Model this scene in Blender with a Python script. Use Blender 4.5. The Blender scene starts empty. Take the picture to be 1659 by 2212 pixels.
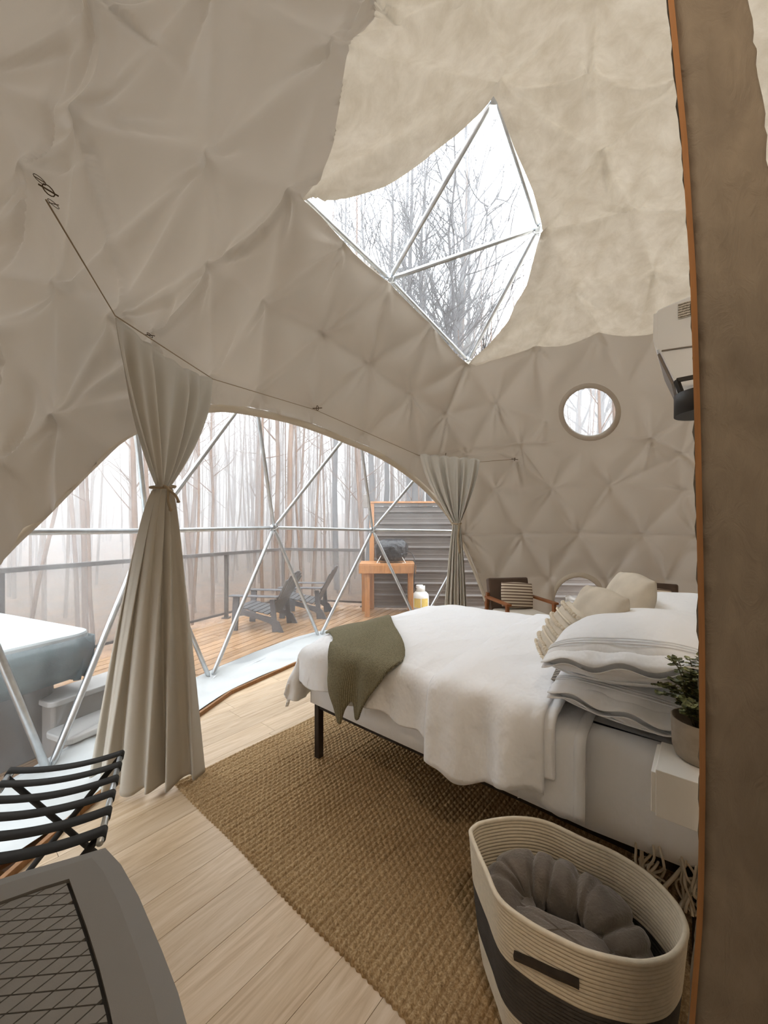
import bpy, bmesh, math, random
import numpy as np
from mathutils import Vector, Matrix

random.seed(7)
rng = np.random.default_rng(11)
scene = bpy.context.scene
COL = scene.collection

# ------------------------------------------------------------------ camera
H = 1.5            # eye height
F = 830.0          # focal length in pixels of the 1659x2212 frame
cam_data = bpy.data.cameras.new('camera')
cam_data.sensor_fit = 'VERTICAL'
cam_data.sensor_height = 24.0
cam_data.lens = F / 2212.0 * 24.0
cam_data.shift_y = 34.0 / 2212.0
cam_data.shift_x = 0.0
cam_data.clip_start = 0.02
cam_data.clip_end = 300
cam = bpy.data.objects.new('camera', cam_data)
COL.objects.link(cam)
cam.location = (0, 0, H)
cam.rotation_euler = (math.radians(90), 0, 0)
scene.camera = cam

# ------------------------------------------------------------------ world, light, exposure
world = bpy.data.worlds.new('overcast_sky')
scene.world = world
world.use_nodes = True
bg = world.node_tree.nodes['Background']
bg.inputs[0].default_value = (0.93, 0.965, 1.0, 1)
bg.inputs[1].default_value = 4.6

scene.view_settings.view_transform = 'Standard'
scene.view_settings.look = 'None'
scene.view_settings.exposure = 0.42
scene.view_settings.gamma = 1.0
scene.view_settings.use_curve_mapping = False
cy = scene.cycles
cy.use_denoising = True
cy.max_bounces = 10
cy.diffuse_bounces = 5
cy.glossy_bounces = 3
cy.transmission_bounces = 6
cy.transparent_max_bounces = 16
cy.volume_bounces = 1
cy.sample_clamp_indirect = 6.0
cy.caustics_reflective = False
cy.caustics_refractive = False

# warm ceiling lamp of the kitchen side, behind the camera
lamp = bpy.data.lights.new('kitchen_ceiling_light', 'AREA')
lamp.shape = 'DISK'
lamp.size = 0.35
lamp.energy = 17
lamp.color = (1.0, 0.80, 0.60)
lo = bpy.data.objects.new('kitchen_ceiling_light', lamp)
lo.location = (0.35, -0.15, 2.70)
lo.rotation_euler = (math.radians(12), math.radians(-6), 0)
COL.objects.link(lo)

# ------------------------------------------------------------------ materials
def L3(c):
    return tuple(((v / 255.0) / 12.92 if v / 255.0 <= 0.04045 else ((v / 255.0 + 0.055) / 1.055) ** 2.4) for v in c)

def nodes_of(name):
    m = bpy.data.materials.new(name)
    m.use_nodes = True
    nt = m.node_tree
    return m, nt, nt.nodes['Principled BSDF'], nt.nodes['Material Output']

def coords(nt, scale=(1, 1, 1), rot=(0, 0, 0), kind='Object'):
    tc = nt.nodes.new('ShaderNodeTexCoord')
    mp = nt.nodes.new('ShaderNodeMapping')
    mp.inputs['Scale'].default_value = scale
    mp.inputs['Rotation'].default_value = rot
    nt.links.new(tc.outputs[kind], mp.inputs[0])
    return mp.outputs[0]

def noise(nt, vec, scale, detail=3, rough=0.5, dist=0.0):
    n = nt.nodes.new('ShaderNodeTexNoise')
    n.inputs['Scale'].default_value = scale
    n.inputs['Detail'].default_value = detail
    n.inputs['Roughness'].default_value = rough
    n.inputs['Distortion'].default_value = dist
    nt.links.new(vec, n.inputs['Vector'])
    return n.outputs['Fac']

def ramp(nt, fac, stops):
    r = nt.nodes.new('ShaderNodeValToRGB')
    els = r.color_ramp.elements
    while len(els) < len(stops):
        els.new(0.5)
    for e, (p, c) in zip(els, stops):
        e.position = p
        e.color = (*c, 1) if len(c) == 3 else c
    nt.links.new(fac, r.inputs[0])
    return r.outputs[0]

def bump(nt, bsdf, h, strength, dist=0.01):
    b = nt.nodes.new('ShaderNodeBump')
    b.inputs['Strength'].default_value = strength
    b.inputs['Distance'].default_value = dist
    nt.links.new(h, b.inputs['Height'])
    nt.links.new(b.outputs[0], bsdf.inputs['Normal'])
    return b

def simple(name, rgb, rough=0.6, metal=0.0, nscale=None, namt=0.12, bscale=None, bstr=0.2, bdist=0.005, stretch=(1, 1, 1), transl=None, sheen=0.0, spec=None):
    m, nt, b, out = nodes_of(name)
    c = L3(rgb)
    b.inputs['Base Color'].default_value = (*c, 1)
    b.inputs['Roughness'].default_value = rough
    b.inputs['Metallic'].default_value = metal
    if spec is not None:
        b.inputs['Specular IOR Level'].default_value = spec
    if sheen:
        b.inputs['Sheen Weight'].default_value = sheen
    vec = coords(nt, stretch)
    if nscale:
        f = noise(nt, vec, nscale, 4)
        lo_ = tuple(max(0, v * (1 - namt)) for v in c)
        hi_ = tuple(min(1, v * (1 + namt)) for v in c)
        col = ramp(nt, f, [(0.3, lo_), (0.7, hi_)])
        nt.links.new(col, b.inputs['Base Color'])
        colsock = col
    else:
        colsock = None
    if bscale:
        bump(nt, b, noise(nt, vec, bscale, 3), bstr, bdist)
    if transl:
        t = nt.nodes.new('ShaderNodeBsdfTranslucent')
        t.inputs['Color'].default_value = (*L3(transl[1]), 1)
        mx = nt.nodes.new('ShaderNodeMixShader')
        mx.inputs[0].default_value = transl[0]
        nt.links.new(b.outputs[0], mx.inputs[1])
        nt.links.new(t.outputs[0], mx.inputs[2])
        nt.links.new(mx.outputs[0], out.inputs[0])
    return m

MAT = {}
MAT['liner'] = simple('taupe_liner_fabric', (187, 177, 163), 0.38, nscale=1.3, namt=0.03, bscale=420, bstr=0.12, bdist=0.001, transl=(0.055, (200, 190, 174)), spec=0.55)
def quilt():
    m, nt, b, out = nodes_of('quilted_cream_liner')
    vec = coords(nt)
    n1 = noise(nt, vec, 6.5, 5, 0.65, 0.4)
    c = ramp(nt, n1, [(0.32, L3((204, 197, 185))), (0.68, L3((225, 219, 209)))])
    nt.links.new(c, b.inputs['Base Color'])
    b.inputs['Roughness'].default_value = 0.75
    b.inputs['Specular IOR Level'].default_value = 0.15
    n2 = noise(nt, vec, 14, 4, 0.6)
    bump(nt, b, n2, 0.22, 0.03)
    t = nt.nodes.new('ShaderNodeBsdfTranslucent')
    c2 = ramp(nt, n1, [(0.3, L3((196, 182, 158))), (0.7, L3((222, 211, 191)))])
    nt.links.new(c2, t.inputs['Color'])
    mx = nt.nodes.new('ShaderNodeMixShader')
    mx.inputs[0].default_value = 0.10
    nt.links.new(b.outputs[0], mx.inputs[1]); nt.links.new(t.outputs[0], mx.inputs[2])
    nt.links.new(mx.outputs[0], out.inputs[0])
    return m
MAT['quilt'] = quilt()
MAT['hem'] = simple('liner_hem', (190, 178, 158), 0.6, bscale=300, bstr=0.1)
MAT['curtain'] = simple('linen_curtain', (196, 190, 178), 0.75, nscale=3, namt=0.03, bscale=600, bstr=0.15, bdist=0.001, transl=(0.22, (200, 192, 178)), spec=0.15)
MAT['white_cloth'] = simple('white_cotton', (247, 249, 252), 0.8, bscale=7, bstr=0.55, bdist=0.035, stretch=(1.6, 0.9, 1.2), spec=0.2)
MAT['sheet'] = simple('white_sheet', (240, 242, 245), 0.75, bscale=9, bstr=0.4, bdist=0.02, stretch=(2.2, 1, 0.8), spec=0.2)
MAT['linen'] = simple('oatmeal_linen', (205, 194, 176), 0.85, nscale=9, namt=0.10, bscale=260, bstr=0.3, bdist=0.002)
MAT['pompom'] = simple('cream_wool', (222, 210, 190), 0.9, bscale=220, bstr=0.5, bdist=0.003)
MAT['galv'] = simple('galvanised_tube', (196, 200, 202), 0.32, metal=0.85, nscale=14, namt=0.12)
MAT['cable'] = simple('clear_cable_tie', (225, 228, 230), 0.35)
MAT['black_metal'] = simple('black_brown_metal', (38, 29, 24), 0.45, metal=0.3, nscale=20, namt=0.2)
MAT['black_strap'] = simple('black_webbing', (30, 29, 27), 0.85, bscale=900, bstr=0.4, bdist=0.001)
MAT['dark_rail'] = simple('dark_railing_metal', (78, 72, 68), 0.5, metal=0.2)
MAT['adirondack'] = simple('charcoal_plastic', (82, 82, 84), 0.38, nscale=40, namt=0.1)
MAT['grill_cover'] = simple('black_vinyl_cover', (36, 36, 38), 0.35, bscale=9, bstr=0.8, bdist=0.05)
MAT['tank'] = simple('white_painted_steel', (232, 232, 226), 0.4)
MAT['tank_label'] = simple('yellow_label', (226, 200, 110), 0.5, nscale=60, namt=0.3)
MAT['plaster_white'] = simple('white_laminate', (240, 238, 232), 0.45)
MAT['pot'] = simple('concrete_pot', (150, 138, 122), 0.8, nscale=25, namt=0.15, bscale=60, bstr=0.2)
MAT['soil'] = simple('dark_soil', (50, 40, 30), 0.95)
def leafmat():
    m, nt, b, out = nodes_of('eucalyptus_leaf')
    oi = nt.nodes.new('ShaderNodeObjectInfo')
    n = noise(nt, coords(nt), 45, 2)
    c = ramp(nt, n, [(0.3, L3((60, 66, 44))), (0.5, L3((96, 102, 66))), (0.7, L3((150, 152, 100)))])
    nt.links.new(c, b.inputs['Base Color'])
    b.inputs['Roughness'].default_value = 0.5
    return m
MAT['leaf'] = leafmat()
MAT['stem'] = simple('plant_stem', (96, 84, 56), 0.7)
MAT['ac'] = simple('white_plastic', (232, 236, 240), 0.35)
MAT['ac_dark'] = simple('grey_plastic', (120, 112, 104), 0.5)
def sticker():
    m, nt, b, out = nodes_of('rating_label')
    vec = coords(nt, (1, 1, 1))
    w = nt.nodes.new('ShaderNodeTexWave')
    w.wave_type = 'BANDS'; w.bands_direction = 'Z'
    w.inputs['Scale'].default_value = 34; w.inputs['Distortion'].default_value = 3
    w.inputs['Detail'].default_value = 3; w.inputs['Detail Scale'].default_value = 6
    nt.links.new(vec, w.inputs['Vector'])
    c = ramp(nt, w.outputs['Fac'], [(0.35, L3((110, 104, 94))), (0.6, L3((206, 202, 192)))])
    nt.links.new(c, b.inputs['Base Color'])
    return m
MAT['sticker'] = sticker()
MAT['lamp_black'] = simple('black_shade', (34, 32, 30), 0.6)
MAT['oak_trim'] = simple('orange_brown_trim', (136, 94, 52), 0.5, nscale=6, namt=0.18, stretch=(8, 8, 0.6), bscale=30, bstr=0.1)
MAT['walnut'] = simple('walnut_frame', (128, 76, 38), 0.45, nscale=8, namt=0.25, stretch=(1, 6, 6))
MAT['brown_up'] = simple('brown_velvet', (78, 58, 42), 0.8, nscale=10, namt=0.1, sheen=0.2)
MAT['cream_up'] = simple('cream_seat', (206, 198, 184), 0.8)
MAT['post_wood'] = simple('orange_stained_timber', (172, 120, 74), 0.55, nscale=5, namt=0.22, stretch=(6, 6, 0.7))
MAT['steps'] = simple('light_grey_plastic', (190, 188, 184), 0.5)
MAT['steps_dark'] = simple('grey_plastic_riser', (150, 144, 138), 0.6)
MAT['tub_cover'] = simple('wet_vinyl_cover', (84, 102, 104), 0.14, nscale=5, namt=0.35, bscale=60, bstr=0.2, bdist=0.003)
MAT['tub_top_sheen'] = simple('vinyl_painted_sheen', (196, 204, 204), 0.12, nscale=4, namt=0.12, bscale=30, bstr=0.2, bdist=0.003)  # sky reflection on the wet top painted in as a paler colour
MAT['tub_body'] = simple('tub_cabinet', (110, 104, 98), 0.5, nscale=4, namt=0.2)
MAT['grey_shell'] = simple('grey_moulded_plastic', (118, 114, 108), 0.6, bscale=700, bstr=0.25, bdist=0.001)
MAT['grey_shell_dark'] = simple('dark_plastic_recess', (38, 36, 34), 0.7)
MAT['tissue'] = simple('tissue_paper', (240, 240, 240), 0.9)
MAT['brass'] = simple('bronze_hook', (84, 68, 50), 0.4, metal=0.8)
MAT['cord'] = simple('braided_cord', (140, 122, 96), 0.8)
MAT['fringe'] = simple('cotton_fringe', (196, 184, 164), 0.9)
MAT['rope'] = simple('cream_cotton_rope', (222, 212, 192), 0.85, nscale=60, namt=0.06, bscale=500, bstr=0.3, bdist=0.002)
MAT['rope_dark'] = simple('charcoal_cotton_rope', (74, 70, 66), 0.9, nscale=30, namt=0.15, bscale=400, bstr=0.4, bdist=0.003)
MAT['leather'] = simple('dark_leather_handle', (48, 42, 36), 0.6, nscale=40, namt=0.3)
MAT['plush'] = simple('grey_plush', (112, 104, 96), 0.95, nscale=16, namt=0.18, bscale=130, bstr=0.5, bdist=0.006, sheen=0.5, spec=0.1)
MAT['bark'] = simple('pale_bark', (112, 88, 70), 0.9, nscale=3, namt=0.25, stretch=(4, 4, 0.5))
MAT['bark_dark'] = simple('grey_bark', (74, 72, 72), 0.9, nscale=3, namt=0.25, stretch=(4, 4, 0.5))
MAT['ground'] = simple('leaf_litter', (138, 112, 90), 0.95, nscale=2.5, namt=0.4, bscale=8, bstr=0.6, bdist=0.1)
MAT['pvc_white'] = simple('white_pvc_skirt', (200, 204, 204), 0.35, bscale=5, bstr=0.25, bdist=0.02)
MAT['headwall'] = simple('painted_wall', (196, 190, 178), 0.7)

def plaster():
    m, nt, b, out = nodes_of('troweled_plaster')
    vec = coords(nt, (1, 1, 0.6), (0.2, 0.7, 0.3))
    n = noise(nt, vec, 5, 5, 0.55, 1.2)
    c = ramp(nt, n, [(0.25, L3((98, 89, 77))), (0.75, L3((126, 116, 101)))])
    nt.links.new(c, b.inputs['Base Color'])
    b.inputs['Roughness'].default_value = 0.8
    n2 = noise(nt, vec, 26, 8, 0.6, 2.0)
    bump(nt, b, n2, 0.35, 0.01)
    return m
MAT['plaster'] = plaster()

def planks(name, c1, c2, c3, rough, gscale=(14, 1.2, 14)):
    m, nt, b, out = nodes_of(name)
    tc = nt.nodes.new('ShaderNodeTexCoord')
    oi = nt.nodes.new('ShaderNodeObjectInfo')
    add = nt.nodes.new('ShaderNodeVectorMath'); add.operation = 'ADD'
    sc = nt.nodes.new('ShaderNodeVectorMath'); sc.operation = 'SCALE'
    comb = nt.nodes.new('ShaderNodeCombineXYZ')
    for i in range(3):
        nt.links.new(oi.outputs['Random'], comb.inputs[i])
    nt.links.new(comb.outputs[0], sc.inputs[0]); sc.inputs['Scale'].default_value = 37.0
    nt.links.new(tc.outputs['Object'], add.inputs[0]); nt.links.new(sc.outputs[0], add.inputs[1])
    mp = nt.nodes.new('ShaderNodeMapping')
    mp.inputs['Scale'].default_value = gscale
    nt.links.new(add.outputs[0], mp.inputs[0])
    n = noise(nt, mp.outputs[0], 1.6, 6, 0.62, 1.4)
    col = ramp(nt, n, [(0.28, L3(c1)), (0.5, L3(c2)), (0.72, L3(c3))])
    hsv = nt.nodes.new('ShaderNodeHueSaturation')
    mr = nt.nodes.new('ShaderNodeMapRange')
    mr.inputs['To Min'].default_value = 0.86; mr.inputs['To Max'].default_value = 1.12
    nt.links.new(oi.outputs['Random'], mr.inputs['Value'])
    nt.links.new(mr.outputs[0], hsv.inputs['Value'])
    nt.links.new(col, hsv.inputs['Color'])
    nt.links.new(hsv.outputs[0], b.inputs['Base Color'])
    b.inputs['Roughness'].default_value = rough
    bump(nt, b, n, 0.08, 0.003)
    return m
MAT['plank'] = planks('light_oak_plank', (176, 150, 118), (198, 175, 145), (214, 194, 168), 0.42)
MAT['deck'] = planks('wet_cedar_board', (132, 98, 66), (158, 124, 90), (182, 150, 118), 0.14, (10, 1.0, 10))

def jute():
    m, nt, b, out = nodes_of('jute_weave')
    vec = coords(nt)
    n = noise(nt, vec, 130, 4, 0.7)
    n2 = noise(nt, vec, 2.2, 2)
    c = ramp(nt, n, [(0.25, L3((118, 94, 64))), (0.5, L3((168, 141, 104))), (0.75, L3((214, 191, 153)))])
    c2 = ramp(nt, n2, [(0.3, (0.85, 0.82, 0.8)), (0.7, (1, 1, 1))])
    mx = nt.nodes.new('ShaderNodeMixRGB'); mx.blend_type = 'MULTIPLY'; mx.inputs[0].default_value = 0.8
    nt.links.new(c, mx.inputs[1]); nt.links.new(c2, mx.inputs[2])
    nt.links.new(mx.outputs[0], b.inputs['Base Color'])
    b.inputs['Roughness'].default_value = 0.9
    b.inputs['Specular IOR Level'].default_value = 0.1
    bump(nt, b, n, 0.6, 0.004)
    return m
MAT['jute'] = jute()

def waffle():
    m, nt, b, out = nodes_of('olive_waffle_knit')
    vec = coords(nt, (1, 1, 1), (0, 0, math.radians(8)))
    w = nt.nodes.new('ShaderNodeTexWave'); w.bands_direction = 'X'
    w.inputs['Scale'].default_value = 34; w.inputs['Distortion'].default_value = 0.3
    nt.links.new(vec, w.inputs['Vector'])
    w2 = nt.nodes.new('ShaderNodeTexVoronoi')
    w2.inputs['Scale'].default_value = 120
    nt.links.new(vec, w2.inputs['Vector'])
    mm = nt.nodes.new('ShaderNodeMath'); mm.operation = 'MULTIPLY'
    nt.links.new(w.outputs['Fac'], mm.inputs[0]); nt.links.new(w2.outputs['Distance'], mm.inputs[1])
    c = ramp(nt, mm.outputs[0], [(0.0, L3((96, 90, 66))), (0.5, L3((140, 132, 104)))])
    nt.links.new(c, b.inputs['Base Color'])
    b.inputs['Roughness'].default_value = 0.9
    bump(nt, b, mm.outputs[0], 0.6, 0.004)
    return m
MAT['waffle'] = waffle()

def stripes(name, c1, c2, scale, axis='Z'):
    m, nt, b, out = nodes_of(name)
    vec = coords(nt)
    w = nt.nodes.new('ShaderNodeTexWave'); w.bands_direction = axis
    w.inputs['Scale'].default_value = scale
    nt.links.new(vec, w.inputs['Vector'])
    c = ramp(nt, w.outputs['Fac'], [(0.42, L3(c1)), (0.58, L3(c2))])
    nt.links.new(c, b.inputs['Base Color'])
    b.inputs['Roughness'].default_value = 0.9
    return m
MAT['stripe'] = stripes('striped_cotton', (112, 92, 76), (206, 192, 170), 8.5, 'Y')
MAT['stripe_grey'] = stripes('striped_grey_cotton', (96, 90, 84), (150, 142, 132), 12, 'Y')

def boxpat():
    m, nt, b, out = nodes_of('tissue_box_card')
    v = nt.nodes.new('ShaderNodeTexVoronoi'); v.inputs['Scale'].default_value = 38
    nt.links.new(coords(nt), v.inputs['Vector'])
    c = ramp(nt, v.outputs['Distance'], [(0.3, L3((60, 58, 56))), (0.5, L3((220, 214, 206)))])
    nt.links.new(c, b.inputs['Base Color'])
    return m
MAT['boxpat'] = boxpat()

def vinyl(name, haze, tint=(0.97, 0.985, 1.0), gloss=0.06):
    """clear PVC: mostly see-through, a little milky, a little glossy"""
    m = bpy.data.materials.new(name); m.use_nodes = True
    nt = m.node_tree; nt.nodes.clear()
    out = nt.nodes.new('ShaderNodeOutputMaterial')
    tr = nt.nodes.new('ShaderNodeBsdfTransparent'); tr.inputs[0].default_value = (*tint, 1)
    tl = nt.nodes.new('ShaderNodeBsdfTranslucent'); tl.inputs[0].default_value = (0.9, 0.93, 0.95, 1)
    gl = nt.nodes.new('ShaderNodeBsdfGlossy'); gl.inputs['Roughness'].default_value = 0.12
    vec = coords(nt, (1, 1, 0.45))
    n = noise(nt, vec, 3.0, 5, 0.6, 0.8)
    f = nt.nodes.new('ShaderNodeMapRange')
    f.inputs['From Min'].default_value = 0.3; f.inputs['From Max'].default_value = 0.75
    f.inputs['To Min'].default_value = haze * 0.5; f.inputs['To Max'].default_value = haze * 1.5
    nt.links.new(n, f.inputs['Value'])
    m1 = nt.nodes.new('ShaderNodeMixShader')
    nt.links.new(f.outputs[0], m1.inputs[0]); nt.links.new(tr.outputs[0], m1.inputs[1]); nt.links.new(tl.outputs[0], m1.inputs[2])
    fr = nt.nodes.new('ShaderNodeFresnel'); fr.inputs[0].default_value = 1.35
    mul = nt.nodes.new('ShaderNodeMath'); mul.operation = 'MULTIPLY'; mul.inputs[1].default_value = gloss / 0.06
    nt.links.new(fr.outputs[0], mul.inputs[0])
    b = nt.nodes.new('ShaderNodeBump'); b.inputs['Strength'].default_value = 0.3; b.inputs['Distance'].default_value = 0.02
    nt.links.new(n, b.inputs['Height']); nt.links.new(b.outputs[0], gl.inputs['Normal'])
    m2 = nt.nodes.new('ShaderNodeMixShader')
    nt.links.new(mul.outputs[0], m2.inputs[0]); nt.links.new(m1.outputs[0], m2.inputs[1]); nt.links.new(gl.outputs[0], m2.inputs[2])
    nt.links.new(m2.outputs[0], out.inputs[0])
    return m
MAT['vinyl'] = vinyl('clear_vinyl', 0.10)
MAT['vinyl_sky'] = vinyl('clear_vinyl_roof', 0.045)

def screen():
    m = bpy.data.materials.new('railing_screen_mesh'); m.use_nodes = True
    nt = m.node_tree; nt.nodes.clear()
    out = nt.nodes.new('ShaderNodeOutputMaterial')
    tr = nt.nodes.new('ShaderNodeBsdfTransparent')
    df = nt.nodes.new('ShaderNodeBsdfDiffuse'); df.inputs[0].default_value = (*L3((112, 102, 92)), 1)
    mx = nt.nodes.new('ShaderNodeMixShader'); mx.inputs[0].default_value = 0.38
    nt.links.new(tr.outputs[0], mx.inputs[1]); nt.links.new(df.outputs[0], mx.inputs[2])
    nt.links.new(mx.outputs[0], out.inputs[0])
    return m
MAT['screen'] = screen()

def corrug():
    return simple('grey_steel_siding', (98, 91, 85), 0.42, metal=0.2, nscale=2, namt=0.10, stretch=(0.5, 0.5, 3))
MAT['siding'] = corrug()

# ------------------------------------------------------------------ helpers
class MB:
    def __init__(s):
        s.v = []; s.f = []
    def add(s, vs, fs):
        o = len(s.v)
        s.v.extend([tuple(p) for p in vs])
        s.f.extend([tuple(i + o for i in f) for f in fs])
        return s
    def box(s, c, sz, R=None):
        x, y, z = (d / 2 for d in sz)
        vs = [Vector((a * x, b * y, d * z)) for a in (-1, 1) for b in (-1, 1) for d in (-1, 1)]
        if R is not None: vs = [R @ v for v in vs]
        c = Vector(c)
        return s.add([v + c for v in vs], [(0, 1, 3, 2), (4, 6, 7, 5), (0, 4, 5, 1), (2, 3, 7, 6), (0, 2, 6, 4), (1, 5, 7, 3)])
    def beam(s, p, q, w, h, up=(0, 0, 1)):
        p = Vector(p); q = Vector(q); d = (q - p)
        L = d.length; d.normalize(); up = Vector(up)
        sd = d.cross(up)
        if sd.length < 1e-4: sd = d.cross(Vector((1, 0, 0)))
        sd.normalize(); u2 = sd.cross(d)
        R = Matrix((d, sd, u2)).transposed()
        return s.box((p + q) / 2, (L, w, h), R)
    def tube(s, pts, r, n=8, closed=False, cap=True):
        pts = [Vector(p) for p in pts]; m = len(pts)
        rs = r if isinstance(r, (list, tuple)) else [r] * m
        vs = []; prev = None
        for i in range(m):
            if closed: t = pts[(i + 1) % m] - pts[i - 1]
            else: t = pts[min(i + 1, m - 1)] - pts[max(i - 1, 0)]
            if t.length < 1e-9: t = Vector((0, 0, 1))
            t.normalize()
            if prev is None:
                a = t.cross(Vector((0, 0, 1)))
                if a.length < 1e-3: a = t.cross(Vector((0, 1, 0)))
                a.normalize()
            else:
                a = prev - t * prev.dot(t)
                if a.length < 1e-6: a = t.cross(Vector((0.3, 0.5, 1)))
                a.normalize()
            prev = a; b = t.cross(a)
            for k in range(n):
                an = 2 * math.pi * k / n
                vs.append(pts[i] + (a * math.cos(an) + b * math.sin(an)) * rs[i])
        fs = []
        for i in range(m if closed else m - 1):
            j = (i + 1) % m
            for k in range(n):
                k2 = (k + 1) % n
                fs.append((i * n + k, i * n + k2, j * n + k2, j * n + k))
        if cap and not closed:
            fs.append(tuple(range(n - 1, -1, -1))); fs.append(tuple((m - 1) * n + k for k in range(n)))
        return s.add(vs, fs)
    def lathe(s, prof, n=24, c=(0, 0, 0)):
        vs = []
        for r, z in prof:
            for k in range(n):
                a = 2 * math.pi * k / n
                vs.append((c[0] + r * math.cos(a), c[1] + r * math.sin(a), c[2] + z))
        fs = []
        for i in range(len(prof) - 1):
            for k in range(n):
                k2 = (k + 1) % n
                fs.append((i * n + k, i * n + k2, (i + 1) * n + k2, (i + 1) * n + k))
        fs.append(tuple(range(n - 1, -1, -1))); fs.append(tuple((len(prof) - 1) * n + k for k in range(n)))
        return s.add(vs, fs)
    def prism(s, poly, z0, z1):
        n = len(poly)
        vs = [(p[0], p[1], z0) for p in poly] + [(p[0], p[1], z1) for p in poly]
        fs = [tuple(range(n - 1, -1, -1)), tuple(range(n, 2 * n))]
        fs += [(i, (i + 1) % n, n + (i + 1) % n, n + i) for i in range(n)]
        return s.add(vs, fs)
    def grid(s, P, close_u=False):
        """P: array (a,b,3)"""
        a, b = len(P), len(P[0])
        vs = [tuple(P[i][j]) for i in range(a) for j in range(b)]
        fs = []
        for i in range(a if close_u else a - 1):
            i2 = (i + 1) % a
            for j in range(b - 1):
                fs.append((i * b + j, i2 * b + j, i2 * b + j + 1, i * b + j + 1))
        return s.add(vs, fs)

def build(name, mb, m, parent=None, smooth=False, bevel=0.0, kind=None, label=None, solid=0.0, subsurf=0, world=False):
    me = bpy.data.meshes.new(name)
    me.from_pydata([tuple(v) for v in mb.v], [], mb.f)
    me.update()
    if smooth:
        me.polygons.foreach_set('use_smooth', [True] * len(me.polygons))
    ms = m if isinstance(m, (list, tuple)) else [m]
    for q in ms:
        me.materials.append(MAT[q] if isinstance(q, str) else q)
    o = bpy.data.objects.new(name, me)
    COL.objects.link(o)
    if bevel:
        b = o.modifiers.new('bevel', 'BEVEL'); b.width = bevel; b.segments = 2; b.limit_method = 'ANGLE'
        b.angle_limit = math.radians(40)
    if solid:
        b = o.modifiers.new('solid', 'SOLIDIFY'); b.thickness = solid; b.offset = 0
    if subsurf:
        b = o.modifiers.new('sub', 'SUBSURF'); b.levels = subsurf; b.render_levels = subsurf
    if parent is not None:
        o.parent = parent
        if world:
            o.matrix_parent_inverse = (Matrix.Translation(parent.location) @ parent.rotation_euler.to_matrix().to_4x4()).inverted()
    if kind: o['kind'] = kind
    if label: o['label'] = label
    return o

def thing(name, label, cat, loc=(0, 0, 0), rz=0.0, group=None, rot=None):
    o = bpy.data.objects.new(name, None)
    o.empty_display_size = 0.1
    COL.objects.link(o)
    o.location = loc
    o.rotation_euler = rot if rot else (0, 0, rz)
    o['label'] = label; o['category'] = cat
    if group: o['group'] = group
    return o

def tag(o, label, cat, group=None):
    o['label'] = label; o['category'] = cat
    if group: o['group'] = group
    return o

def struct(name, mb, m, **k):
    o = build(name, mb, m, **k)
    o['kind'] = 'structure'
    return o

def place(o, loc, rz=0.0, rot=None):
    o.location = loc
    o.rotation_euler = rot if rot else (0, 0, rz)
    return o

def copy_tree(o, parent=None):
    c = o.copy(); COL.objects.link(c); c.parent = parent
    for ch in o.children:
        copy_tree(ch, c)
    return c

def recentre(o):
    """put the origin of a top-level mesh at the centre of its base"""
    me = o.data
    n = len(me.vertices); a = np.empty(n * 3); me.vertices.foreach_get('co', a); a = a.reshape(-1, 3)
    c = np.array([(a[:, 0].min() + a[:, 0].max()) / 2, (a[:, 1].min() + a[:, 1].max()) / 2, a[:, 2].min()])
    me.vertices.foreach_set('co', (a - c).ravel()); me.update()
    o.location = Vector(c)
    return o

def clip_poly(subject, clip):
    """Sutherland-Hodgman; clip convex, counter-clockwise"""
    out = subject
    for i in range(len(clip)):
        a = clip[i]; b = clip[(i + 1) % len(clip)]
        inp = out; out = []
        if not inp: return []
        def side(p): return (b[0] - a[0]) * (p[1] - a[1]) - (b[1] - a[1]) * (p[0] - a[0])
        for k in range(len(inp)):
            p = inp[k]; q = inp[(k + 1) % len(inp)]
            sp, sq = side(p), side(q)
            if sp >= 0: out.append(p)
            if (sp >= 0) != (sq >= 0):
                t = sp / (sp - sq)
                out.append((p[0] + t * (q[0] - p[0]), p[1] + t * (q[1] - p[1])))
    return out

def in_poly(P, poly):
    x, y = P[:, 0], P[:, 1]; c = np.zeros(len(P), bool); n = len(poly)
    for i in range(n):
        x1, y1 = poly[i]; x2, y2 = poly[(i + 1) % n]
        cond = ((y1 > y) != (y2 > y))
        with np.errstate(divide='ignore', invalid='ignore'):
            xi = (x2 - x1) * (y - y1) / ((y2 - y1) if y2 != y1 else 1e-12) + x1
        c ^= cond & (x < xi)
    return c

def snap(P, poly, closed=True):
    poly = np.asarray(poly); n = len(poly)
    best = np.full(len(P), 1e9); out = P.copy()
    for i in range(n if closed else n - 1):
        a = poly[i]; b = poly[(i + 1) % n]; ab = b - a; L = ab @ ab + 1e-12
        t = np.clip(((P - a) @ ab) / L, 0, 1); q = a + t[:, None] * ab
        d = np.hypot(*(P - q).T); m = d < best
        best[m] = d[m]; out[m] = q[m]
    return out, best

def smooth_line(pts, k=6, closed=False):
    pts = [np.array(p, float) for p in pts]; n = len(pts); out = []
    for i in range(n if closed else n - 1):
        p0 = pts[(i - 1) % n] if closed or i > 0 else pts[i]
        p1 = pts[i]; p2 = pts[(i + 1) % n]
        p3 = pts[(i + 2) % n] if closed or i + 2 < n else p2
        for j in range(k):
            t = j / k
            out.append(0.5 * ((2 * p1) + (-p0 + p2) * t + (2 * p0 - 5 * p1 + 4 * p2 - p3) * t * t + (-p0 + 3 * p1 - 3 * p2 + p3) * t ** 3))
    if not closed: out.append(pts[-1])
    return out

def floor_pt(x, y, z=0.0):
    d = (H - z) * F / (y - 1140.0)
    return np.array([(x - 830.0) / F * d, d, z])

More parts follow.
